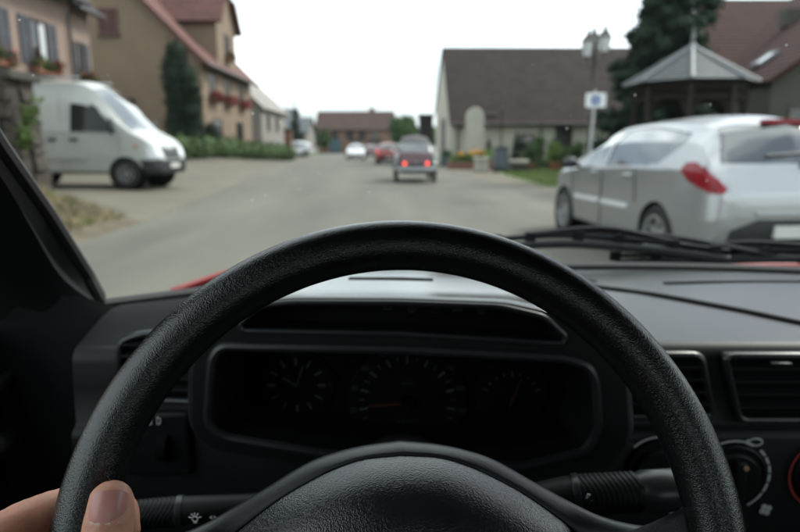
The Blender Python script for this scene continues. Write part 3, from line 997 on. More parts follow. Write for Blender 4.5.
while z < WH - 0.1:
    hgt = rnd.uniform(0.15, 0.29)
    x = wall_right(z) - 0.04
    first = True
    while x > -1.9:
        w = rnd.uniform(0.22, 0.46)
        put_stone(x - w / 2, WY0 + 0.08 + rnd.uniform(-.05, .03), z + hgt / 2 + rnd.uniform(-.03, .03), w - 0.02, 0.30, (hgt - 0.01) * rnd.uniform(.8, 1.12))
        if first: put_stone(x - 0.1, 0.14, z + hgt / 2, 0.27, 0.42, hgt - 0.025); first = False
        x -= w
    z += hgt
x = wall_right(WH) + 0.10
while x > -2.4:
    w = rnd.uniform(0.5, 0.75)
    MB().box((0, 0, 0), (1, 1, 1))
    mb = MB(); mb.box((x - w / 2, 0, WH + 0.06 + rnd.uniform(-.01, .01)), (w - 0.02, 0.9, 0.14))
    mb.build('cap_stone', CAPSTONE, t, bevel=0.02)
    x -= w
iv = leaf_mesh('ivy', [((-7.0, 10.25, 1.75), (0.30, 0.16, 0.42)), ((-6.95, 10.2, 1.15), (0.28, 0.18, 0.4)), ((-7.5, 10.2, 1.7), (0.5, 0.22, 0.6)), ((-6.75, 10.25, 0.7), (0.2, 0.14, 0.25))], 1000, 0.055, LEAFMID, None, seed=8)
tag(iv, 'dark green creeper hanging over the left part of the rubble wall', 'creeper')
sh = leaf_mesh('shrub', [((-6.15, 10.45, 1.75), (0.14, 0.16, 0.22)), ((-6.25, 10.4, 1.4), (0.16, 0.18, 0.25)), ((-6.05, 10.5, 1.95), (0.08, 0.1, 0.14))], 210, 0.05, LEAFBRIGHT, None, seed=18)
tag(sh, 'bright leafy shoot growing out beside the wall end', 'shrub')

# ------------------------------------------------------------------ trees and plants
def trunk_mesh(parent, h, r, seed=0, limbs=5, base=0.3):
    rnd = random.Random(seed)
    mb = MB()
    pts = [(0.04 * h * 0.2 * math.sin(i * 1.3 + seed), 0.04 * h * 0.2 * math.cos(i * 1.7 + seed), h * i / 6) for i in range(7)]
    mb.tube(pts, [r * (1 - 0.85 * i / 6) for i in range(7)], 8)
    for k in range(limbs):
        z = h * (base + (0.95 - base) * k / max(1, limbs)); a = k * 2.4 + seed
        L = h * 0.28 * (1 - 0.5 * z / h)
        mb.tube([(0, 0, z), (L * .5 * math.cos(a), L * .5 * math.sin(a), z + L * .22), (L * math.cos(a), L * math.sin(a), z + L * .5)], [r * .4, r * .28, r * .08], 6)
    return mb.build('trunk', BARK, parent)

def tree(name, label, cat, loc, h, r, blobs, n, leaf, m, core=0.72, seed=1, limbs=5, base=.3, group=None):
    t = thing(name, label, cat, loc, 0, group)
    trunk_mesh(t, h, r, seed, limbs, base)
    leaf_mesh('crown', blobs, n, leaf, m, t, core, seed)
    return t

# twin topped cypress beside the tan house
rnd = random.Random(4)
bl = []
for i in range(9):
    z = 0.5 + 4.0 * i / 8
    bl.append(((-0.15 + rnd.uniform(-.06, .06), rnd.uniform(-.08, .08), z), (0.66 - 0.01 * i - (0.10 if i > 7 else 0), 0.66, 0.62)))
for i in range(7):
    z = 0.4 + 3.1 * i / 6
    bl.append(((0.45 + rnd.uniform(-.05, .05), rnd.uniform(-.1, .1), z), (0.52 - (0.08 if i > 5 else 0), 0.55, 0.55)))
tree('cypress', 'dark columnar cypress with two uneven tops before the tan gable', 'tree', (-10.05, 29, hz(-10.05, 29)), 3.5, 0.11, bl, 9000, 0.085, LEAFCYP, 0.88, 2, 3)
tree('bush', 'low dark bush tucked between the columnar cypress and tan house', 'bush', (-9.45, 31.2, hz(-9.45, 31.2)), 0.9, 0.05, [((0, 0, 0.75), (0.45, 0.5, 0.75)), ((0.05, 0, 1.25), (0.3, 0.35, 0.4))], 1400, 0.07, LEAFDARK, 0.75, 5, 3)
# lavender-like hedge
t = thing('hedge', 'long low grey green hedge at the edge of the forecourt', 'hedge', (-9.2, 36.5, 0), 0)
bl = []
for i in range(26):
    q = i / 25
    x = -9.75 + 1.75 * q; y = 27.4 + 17.0 * q
    bl.append(((x + 9.2 + rnd.uniform(-.1, .1), y - 36.5, hz(x, y) + 0.42), (0.58, 0.62, 0.62 + 0.1 * rnd.random())))
leaf_mesh('foliage', bl, 8500, 0.09, LEAFGREY, t, 0.75, 3)
mb = MB()
for i in range(26):
    c = bl[i][0]; mb.tube([(c[0], c[1], c[2] - 0.6), (c[0], c[1], c[2])], 0.02, 5)
mb.build('stem', BARK, t)

# big dark conifer behind the kiosk
t = thing('conifer', 'tall dark conifer with ragged drooping branches behind the kiosk', 'tree', (9.3, 22.4, 0), 0)
trunk_mesh(t, 8.6, 0.22, 3, 0)
rnd = random.Random(21)
mb = MB(); bl = []
for k in range(96):
    z = 0.9 + 7.4 * (k / 95)
    a = k * 2.39996 + rnd.uniform(-.3, .3)
    L = (1.0 - 0.86 * (z - 0.9) / 7.6) * rnd.uniform(1.7, 2.6) + 0.15
    if z > 5.4: L *= 0.8
    tip = Vector((math.cos(a) * L, math.sin(a) * L, z - 0.14 * L + 0.05))
    mid = Vector((math.cos(a) * L * .5, math.sin(a) * L * .5, z + 0.02))
    mb.tube([(0, 0, z), mid, tip], [0.05, 0.032, 0.012], 5)
    for q in (0.35, 0.6, 0.8, 0.97):
        p = Vector((0, 0, z)).lerp(tip, q)
        bl.append(((p.x, p.y, p.z - 0.05), (0.50 * (1.15 - q * .5), 0.50 * (1.15 - q * .5), 0.30)))
bl += [((1.45, 0, 6.1), (.45, .45, .35)), ((1.2, .1, 6.5), (.4, .4, .35)), ((1.3, 0, 5.6), (.5, .5, .35))]
mb.build('branch', BARK, t)
leaf_mesh('crown', bl, 31000, 0.11, LEAFDARK, t, 0.68, 4, aspect=0.45)

# round tree and others at the end of the street
tree('tree', 'round dark green tree at the street end beside the salmon house', 'tree', (0.38, 80, 0), 4.5, 0.2,
     [((0, 0, 3.2), (1.9, 1.8, 1.7)), ((-.6, 0, 4.0), (1.2, 1.2, 1.2)), ((.6, .2, 4.1), (1.2, 1.1, 1.3)), ((0, -.3, 2.2), (1.6, 1.4, 1.0)), ((1.3, 0, 2.6), (.8, .8, .9))], 4200, 0.16, LEAFMID, 0.8, 6)
tree('spire_conifer', 'thin pointed conifer rising above the far roofs at left', 'tree', (-11.7, 70, 0.0), 6.2, 0.1,
     [((0, 0, 5.9), (.11, .11, 0.9)), ((0, 0, 4.7), (.3, .3, 0.9)), ((0, 0, 3.6), (.55, .55, 0.9)), ((0, 0, 2.5), (.85, .85, 0.9)), ((0, 0, 1.5), (1.1, 1.1, .9))], 2600, 0.13, LEAFDARK, 0.6, 7)
tree('tree', 'small bright tree standing left of the salmon house door', 'tree', (-10.9, 90, 0.0), 2.6, 0.09,
     [((0, 0, 2.3), (1.0, 1.0, 1.2)), ((.2, 0, 3.2), (.6, .6, .8))], 1300, 0.15, LEAFMID, 0.7, 9)
tree('tree', 'leafy garden tree before the blue grey slate roof', 'tree', (-14.6, 75, 0.2), 2.4, 0.09,
     [((0, 0, 2.0), (1.7, 1.2, 1.3)), ((1.3, 0, 1.5), (1.1, 1.0, 1.0)), ((-1.4, 0, 1.5), (1.2, 1., 1.0)), ((.5, 0, 2.9), (.9, .9, .8))], 2600, 0.15, LEAFMID, 0.75, 12)
# treelines half lost in the haze
bl = []
for k in range(46):
    x = -52 + 110 * k / 45
    if -14 < x < -1: continue
    bl.append(((x, 170 + rnd.uniform(-8, 8), 2.5 + rnd.uniform(0, 2.0)), (3.5, 3, 3.2)))
tag(leaf_mesh('treeline', bl, 5200, 0.5, LEAFMID, None, 0.85, 33), 'hazy line of trees beyond the end of the street', 'trees', kind='stuff')

# border in front of the barn: brick edged bed with flowers, stone trough, grey box, shrubs in pots
t = thing('flower_bed', 'brick edged flower bed with yellow and orange blooms before the barn', 'flower bed', (4.0, 35.2, 0), 0)
MB().box((0, 0, 0.16), (2.5, 2.2, 0.4)).build('brick_edge', BRICK, t, bevel=0.03)
MB().box((0, 0, 0.365), (2.2, 1.9, 0.06)).build('soil', DRYSOIL, t)
leaf_mesh('foliage', [((-.8, 0, .55), (.5, .8, .32)), ((0, 0, .58), (.6, .8, .34)), ((.8, 0, .6), (.55, .8, .42)), ((1.15, .5, .75), (.3, .4, .5))], 1700, 0.07, LEAFBRIGHT, t, 0.6, 14)
leaf_mesh('flowers', [((-.55, -.5, .85), (.22, .3, .10)), ((0.1, -.5, .9), (.3, .3, .10)), ((.5, -.4, .93), (.25, .3, .12))], 240, 0.07, YELLOWFL, t, None, 15, aspect=0.95)['kind'] = 'stuff'
t = thing('stone_trough', 'pale stone trough at the kerb, left of the blue grey box', 'trough', (4.1, 31.2, 0), 0)
mb = MB(); mb.box((0, 0, 0.28), (0.62, 1.0, 0.56)); mb.build('basin', PALESTONE, t, bevel=0.03)
mb = MB(); mb.box((0, 0, 0.64), (0.74, 1.14, 0.16)); mb.build('rim', PALESTONE, t, bevel=0.04)
MB().box((0, 0, 0.725), (0.46, 0.84, 0.012)).build('water', PANE, t)
t = thing('stone_block', 'small pale stone block at the kerb, right of the blue grey box', 'stone', (5.95, 31.0, 0), 0)
mb = MB(); mb.box((0, 0, 0.2), (0.8, 0.6, 0.42)); mb.build('block', CAPSTONE, t, bevel=0.04)
mb = MB(); mb.box((0, 0, 0.5), (0.9, 0.7, 0.17)); mb.build('slab', PALESTONE, t, bevel=0.04)
t = thing('utility_box', 'blue grey metal box standing on a stone foot by the lawn', 'utility box', (4.95, 30.4, 0), 0)
MB().box((0, 0, 0.1), (0.78, 0.5, 0.24)).build('foot', CAPSTONE, t, bevel=0.02)
MB().box((0, 0, 0.68), (0.66, 0.4, 0.92)).build('cabinet', BLUEGREY, t, bevel=0.015)
mb = MB(); mb.prism([(-0.38, 1.14), (0.38, 1.14), (0.36, 1.2), (0, 1.26), (-0.36, 1.2)], -0.25, 0.25, 'y'); mb.build('lid', IRON, t, bevel=0.01)
mb = MB(); mb.box((0, -0.205, 0.68), (0.54, 0.02, 0.8)); d = mb.build('door', BLUEGREY, t, bevel=0.006)
MB().box((0.2, -0.225, 0.7), (0.04, 0.03, 0.14)).build('handle', IRON, d)
t = thing('post', 'thin dark post rising before the barn above the grey box', 'post', (5.6, 34.5, 0), 0)
MB().lathe([(0.09, 0), (0.09, 0.15), (0.05, 0.2), (0.045, 3.2), (0.07, 3.24), (0.07, 3.32), (0.0, 3.38)], 10).build('shaft', IRON, t)
t = thing('arched_slab', 'tall white round topped stone slab standing before the barn eave', 'monument', (4.53, 38, 0), 0)
arc = [(-0.54, 0), (0.54, 0), (0.54, 2.95)] + [(0.54 * math.cos(R(a)), 2.95 + 0.62 * math.sin(R(a))) for a in range(15, 180, 15)] + [(-0.54, 2.95)]
MB().prism(arc, -0.2, 0.2, 'y').build('slab', PALESTONE, t, bevel=0.03)
inner = [(x * 0.78, 0.5 + (z - 0.5) * 0.86 if z > 0.5 else 0.5) for x, z in arc]
MB().prism(inner, -0.225, -0.195, 'y').build('panel', PALESTONE, t, bevel=0.012)
MB().box((0, 0, 0.2), (1.4, 0.7, 0.4)).build('plinth', CAPSTONE, t, bevel=0.03)

def potted(label, x, y, blobs, n, leaf, m, seed, pot=0.3, group=None):
    t = thing('potted_shrub', label, 'shrub', (x, y, 0), 0, group)
    MB().lathe([(pot * .72, 0), (pot * .95, pot * 1.1), (pot * 1.06, pot * 1.12), (pot * 1.06, pot * 1.3), (pot * .92, pot * 1.3), (pot * .85, pot * 1.15)], 16).build('pot', TERRACOTTA, t)
    MB().tube([(0, 0, pot), (0.02, 0, pot * 2.6)], 0.03, 6).build('stem', BARK, t)
    leaf_mesh('foliage', blobs, n, leaf, m, t, 0.65, seed)
    return t
bl = [((-3.0 + 0.42 * i + rnd.uniform(-.1, .1), rnd.uniform(-.5, .5), 0.28 + 0.08 * rnd.random()), (0.42, 0.6, 0.36)) for i in range(15)]
gc = leaf_mesh('ground_cover', bl, 3800, 0.06, LEAFMID, None, 0.6, 61)
gc.location = (8.9, 34.6, 0)
tag(gc, 'low leafy ground cover filling the border before the barn', 'plants', kind='stuff')
potted('tall loose bush at the back of the border under the barn eave', 7.7, 35.2, [((0, 0, 1.0), (.6, .5, .7)), ((.2, 0, 1.55), (.4, .35, .4))], 1500, 0.06, LEAFMID, 62, 0.3)
potted('broad dark bush beside the barn door, back of the border', 9.0, 35.4, [((0, 0, .95), (.6, .5, .65)), ((-.2, 0, 1.4), (.4, .35, .4))], 1500, 0.06, LEAFDARK, 63, 0.3)
potted('loose green shrub in a pot just right of the dark cone conifer', 6.6, 31.5, [((0, 0, .75), (.42, .4, .42)), ((.15, 0, 1.05), (.25, .25, .25))], 900, 0.06, LEAFMID, 41)
potted('bright yellow green shrub in a terracotta pot, middle of the border', 8.0, 32.0, [((0, 0, .85), (.5, .45, .5)), ((-.1, 0, 1.25), (.34, .3, .3))], 1200, 0.06, LEAFBRIGHT, 42, 0.36)
potted('dense green shrub in the border nearest the sign pole', 8.9, 31.6, [((0, 0, .85), (.5, .45, .5)), ((.2, 0, 1.2), (.35, .3, .32))], 1200, 0.06, LEAFMID, 43, 0.34)
potted('wide green shrub half hidden behind the silver car bonnet', 9.6, 29.5, [((0, 0, .8), (.6, .5, .5)), ((.3, 0, 1.2), (.4, .35, .35))], 1200, 0.06, LEAFMID, 44, 0.34)
tree('cone_conifer', 'small blue green cone shaped conifer right of the grey box', 'tree', (6.35, 34, 0), 1.6, 0.05, [((0, 0, .6), (.36, .36, .5)), ((0, 0, 1.1), (.28, .28, .5)), ((0, 0, 1.55), (.17, .17, .5)), ((0, 0, 1.85), (.08, .08, .3))], 1500, 0.05, LEAFDARK, 0.7, 45, 0)
tree('cone_conifer', 'small cone shaped conifer beside the dark barn door', 'tree', (9.5, 37.5, 0), 1.8, 0.05, [((0, 0, .7), (.34, .34, .6)), ((0, 0, 1.3), (.26, .26, .5)), ((0, 0, 1.8), (.15, .15, .45))], 1300, 0.05, LEAFDARK, 0.7, 46, 0)
tree('cone_conifer', 'stubby dark conifer against the barn wall by the thin post', 'tree', (5.5, 38.6, 0), 1.4, 0.05, [((0, 0, .7), (.24, .24, .6)), ((0, 0, 1.3), (.16, .16, .5))], 700, 0.05, LEAFDARK, 0.7, 47, 0)
t = thing('plant_tub', 'grey tub of plants at the corner of the barn gable', 'planter', (2.95, 39.2, 0), 0)
MB().lathe([(0.32, 0), (0.4, 0.55), (0.44, 0.56), (0.44, 0.66), (0.36, 0.66)], 16).build('tub', BLUEGREY, t)
leaf_mesh('foliage', [((0, 0, .8), (.38, .38, .25))], 300, 0.06, LEAFMID, t, 0.6, 51)

# brown stone gate pillar, round mirror at the far left
t = thing('gate_pillar', 'brown stone gate pillar at the right end of the hedge', 'pillar', (-8.05, 45, hz(-8.05, 45)), 0)
MB().box((0, 0, 1.0), (0.5, 0.5, 2.1)).build('shaft', BRICK, t, bevel=0.03)
MB().box((0, 0, 2.1), (0.66, 0.66, 0.14)).build('cap', CAPSTONE, t, bevel=0.03)
t = thing('round_mirror', 'small round white traffic mirror beside the gate pillar', 'mirror', (-8.7, 44.6, hz(-8.7, 44.6)), 0)
MB().lathe([(0.03, 0), (0.03, 1.05)], 8).build('pole', GALV, t)
Mm = Matrix.Translation((0, -0.05, 1.12)) @ Matrix.Rotation(R(90), 4, 'X')
MB(Mm).lathe([(0.17, -0.03), (0.18, 0.0), (0.17, 0.03), (0.0, 0.05)], 16).build('disc', SIGNWHITE, t)

# ------------------------------------------------------------------ street lamp and sign
t = thing('street_lamp', 'ornate street lamp with a cluster of milky lanterns above the sign', 'street lamp', (4.62, 15.2, 0), 0)
MB().lathe([(0.17, 0), (0.17, 0.12), (0.12, 0.2), (0.11, 0.7), (0.14, 0.74), (0.07, 0.85), (0.06, 1.9), (0.085, 1.93), (0.085, 2.0), (0.05, 2.05), (0.045, 3.25), (0.07, 3.3), (0.05, 3.4), (0.03, 3.65)], 14).build('column', IRON, t)
LA = [(-0.20, -0.10, 3.40), (0.18, -0.14, 3.50), (0.02, 0.19, 3.52)]
for i, (lx, ly, lz) in enumerate(LA):
    MB().tube(catmull([(0, 0, lz - 0.36), (lx * .6, ly * .6, lz - 0.33), (lx, ly, lz - 0.22), (lx, ly, lz - 0.1)], 5), 0.017, 6).build('arm', IRON, t)
    L = MB(Matrix.Translation((lx, ly, lz))).lathe([(0.07, -0.12), (0.09, -0.1), (0.15, 0.22), (0.13, 0.24)], 6).build('lantern', MILKGLASS, t, smooth=0)
    MB(Matrix.Translation((lx, ly, lz))).lathe([(0.175, 0.225), (0.165, 0.25), (0.09, 0.36), (0.05, 0.38), (0.06, 0.42), (0.03, 0.46), (0.006, 0.58)], 6).build('lantern_cap', IRON, L, smooth=0)
    mb = MB(Matrix.Translation((lx, ly, lz)))
    for k in range(6):
        a = k * math.pi / 3
        mb.tube([(0.092 * math.cos(a), 0.092 * math.sin(a), -0.1), (0.153 * math.cos(a), 0.153 * math.sin(a), 0.22)], 0.008, 4)
    mb.lathe([(0.03, -0.16), (0.08, -0.12), (0.085, -0.1)], 6)
    mb.build('lantern_frame', IRON, L, smooth=0)
t = thing('street_sign', 'white street sign with blue symbol on a pale metal pole', 'sign', (4.36, 14.4, 0), 0)
MB().lathe([(0.03, 0), (0.03, 2.46), (0.0, 2.48)], 10, Matrix.Rotation(R(2.0), 4, 'Y')).build('pole', GALV, t)
def rrect(w, h, r, n=4):
    out = []
    for sx, sy, a0 in ((1, 1, 0), (-1, 1, 90), (-1, -1, 180), (1, -1, 270)):
        for i in range(n + 1):
            a = R(a0 + 90 * i / n)
            out.append((sx * (w / 2 - r) + r * math.cos(a), sy * (h / 2 - r) + r * math.sin(a)))
    return out
Ms = Matrix.Translation((0.09, -0.045, 2.25))
b = MB(Ms).prism(rrect(0.46, 0.32, 0.04), -0.006, 0.006, 'y').build('board', SIGNWHITE, t)
MB(Ms).prism(rrect(0.2, 0.2, 0.06), -0.010, -0.007, 'y').build('blue_symbol', SIGNBLUE, b)
MB(Ms).prism([(0.0, -0.045), (0.05, 0.0), (0.0, 0.045), (0.0, 0.018), (-0.05, 0.018), (-0.05, -0.018), (0.0, -0.018)], -0.013, -0.011, 'y').build('white_arrow', SIGNWHITE, b)
mb = MB(Ms)
mb.box((-0.05, 0.02, 0.08), (0.09, 0.06, 0.03)); mb.box((-0.05, 0.02, -0.08), (0.09, 0.06, 0.03)); mb.build('clamp', GALV, t)

# ------------------------------------------------------------------ vehicles
def section(w, zb, belt, top, seg=(3, 2, 5, 5, 4, 3, 3), tumble=0.30):
    """half cross section from bottom centre over the side to the top centre"""
    b = min(belt, top - 0.02)
    b = max(b, zb + 0.02)
    h = max(top - b, 0.0)
    wr = max(w * 0.965 - tumble * h - 0.05 * min(1, h / 0.2), 0.05)
    pts = [(0, zb), (w * 0.88, zb), (w * 0.975, zb + min(0.07, (b - zb) * .2)), (w, zb + 0.45 * (b - zb)), (w * 0.97, b),
           (w * 0.965 - tumble * 0.55 * h, b + 0.55 * h), (wr * 0.93, top - 0.07 * min(1, h / 0.3)), (0, top)]
    out = []
    for (p, q, n) in zip(pts[:-1], pts[1:], seg):
        for i in range(n):
            t = i / n
            out.append((p[0] + (q[0] - p[0]) * t, p[1] + (q[1] - p[1]) * t))
    out.append(pts[-1])
    # crown the roof slightly
    n = seg[-1]
    for i in range(n + 1):
        k = len(out) - 1 - n + i
        out[k] = (out[k][0], out[k][1] + 0.02 * min(1, h / 0.3) * math.sin(math.pi / 2 * i / n) + 0.012 * w)
    return out

def car_shell(stations, tumble=0.30, sub=5):
    """stations: (y, half width, bottom, belt, top) from rear to nose -> rings of points"""
    dense = catmull([Vector(s[:3]) for s in stations], sub)
    dense2 = catmull([Vector((s[3], s[4], 0)) for s in stations], sub)
    rings = []
    for a, b in zip(dense, dense2):
        half = section(max(a.y, 0.02), a.z, b.x, b.y, tumble=tumble)
        ring = [(x, a.x, z) for x, z in half] + [(-x, a.x, z) for x, z in reversed(half[1:-1])]
        rings.append(ring)
    return rings

def build_vehicle(root, stations, paint, regions, arches, arch_r, tumble=0.30, sub=5, cuts=1, fine=()):
    """regions: list of (name, material, test(co, n), inset) faces split off the shell as parts of their own"""
    rings = car_shell(stations, tumble, sub)
    bm = bmesh.new()
    V = [[bm.verts.new(p) for p in r] for r in rings]
    n = len(V[0])
    for i in range(len(V) - 1):
        for k in range(n):
            bm.faces.new((V[i][k], V[i][(k + 1) % n], V[i + 1][(k + 1) % n], V[i + 1][k]))
    bm.faces.new(list(reversed(V[0])))
    bm.faces.new(V[-1])
    bmesh.ops.remove_doubles(bm, verts=bm.verts, dist=1e-5)
    bmesh.ops.recalc_face_normals(bm, faces=bm.faces)
    if cuts:
        big = [e for e in bm.edges if e.calc_length() > 0.05]
        bmesh.ops.subdivide_edges(bm, edges=big, cuts=cuts, use_grid_fill=True)
    for zc in ((0.985, 1.06, 1.40) if fine else ()):
        bmesh.ops.bisect_plane(bm, geom=bm.verts[:] + bm.edges[:] + bm.faces[:], plane_co=(0, 0, zc), plane_no=(0, 0, 1))
    for lim in fine:
        big = [e for e in bm.edges if e.calc_length() > lim]
        bmesh.ops.subdivide_edges(bm, edges=big, cuts=1, use_grid_fill=True)
    # open the wheel arches
    for (ax, ay, az) in arches:
        for v in bm.verts:
            if v.co.x * ax > 0 and abs(v.co.x) > abs(ax) * 0.62:
                d = math.hypot(v.co.y - ay, v.co.z - az)
                if abs(d - arch_r) < 0.035 and d > 1e-4:
                    k = arch_r / d
                    v.co.y = ay + (v.co.y - ay) * k
                    v.co.z = az + (v.co.z - az) * k
        kill = []
        for f in bm.faces:
            c = f.calc_center_median()
            if c.x * ax > 0 and abs(c.x) > abs(ax) * 0.62 and math.hypot(c.y - ay, c.z - az) < arch_r - 0.004:
                kill.append(f)
        bmesh.ops.delete(bm, geom=kill, context='FACES')
    bm.normal_update()
    owner = {}
    for f in bm.faces:
        c, nn = f.calc_center_median(), f.normal
        owner[f.index] = None
        for r, reg in enumerate(regions):
            if reg[2](c, nn):
                owner[f.index] = r
                break
    bm.faces.index_update()
    bm.verts.index_update()
    own = []
    for f in bm.faces:
        c, nn = f.calc_center_median(), f.normal
        hit = -1
        for r, reg in enumerate(regions):
            if reg[2](c, nn):
                hit = r
                break
        own.append(hit)
    parts = {}
    jobs = []
    for r in range(-1, len(regions)):
        fs = [f for f, q in zip(bm.faces, own) if q == r]
        if r >= 0 and regions[r][0] in ('side_window', 'tail_lamp', 'headlamp', 'sill'):
            jobs += [(r, [f for f in fs if f.calc_center_median().x > 0]), (r, [f for f in fs if f.calc_center_median().x <= 0])]
        else:
            jobs.append((r, fs))
    for r, fs in jobs:
        if not fs: continue
        idx, vs, out = {}, [], []
        inset = regions[r][3] if r >= 0 else 0
        for f in fs:
            poly = []
            for v in f.verts:
                if v.index not in idx or idx[v.index][0] is not v:
                    idx[v.index] = (v, len(vs))
                    vs.append(v.co - v.normal * inset)
                poly.append(idx[v.index][1])
            out.append(poly)
        mb = MB(); mb.v, mb.f = vs, out
        o = mb.build('body' if r < 0 else regions[r][0], paint if r < 0 else regions[r][1], root, smooth=42, weld=False)
        parts[r] = o
    bm.free()
    return parts

def bm_index_fix(bm):
    bm.verts.index_update()

def make_wheel(parent, x, y, z, r, w, rim=ALLOY, spokes=7, rim_r=0.66, side=1):
    wh = empty_part('wheel', parent, (x, y, z), (0, R(90) * side, 0))
    h = w / 2
    MB().lathe([(r * rim_r, -h), (r * 0.93, -h), (r, -h * .7), (r, h * .7), (r * 0.93, h), (r * rim_r, h * .9), (r * rim_r * .97, 0)], 32, cap=False).build('tyre', TYRE, wh)
    mb = MB()
    rr = r * rim_r
    mb.lathe([(rr * 1.02, h * .92), (rr * .9, h * .92), (rr * .86, h * .4), (rr * .86, -h * .8)], 32, cap=False)
    mb.lathe([(0.0, h * .75), (rr * .24, h * .72), (rr * .26, h * .3)], 20, cap=False)
    for k in range(spokes):
        a = 2 * math.pi * k / spokes
        M = Matrix.Rotation(a, 4, 'Z')
        mb.prism([(rr * .18, -rr * .13), (rr * .92, -rr * .10), (rr * .92, rr * .10), (rr * .18, rr * .13)], h * .42, h * .66, 'z', M)
    mb.build('rim', rim, wh)
    MB().lathe([(0.0, h * .1), (rr * .86, h * .1)], 24, cap=False).build('brake_disc', SHADOWBL, wh)
    return wh

def arch_liner(parent, x, y, z, r, w):
    s = 1 if x > 0 else -1
    M = Matrix.Translation((x, y, z)) @ Matrix.Rotation(R(90) * s, 4, 'Y')
    MB(M).lathe([(r * 1.0, 0.0), (r * 1.02, -w), (0.0, -w)], 28, cap=False).build('wheel_arch', SHADOWBL, parent)

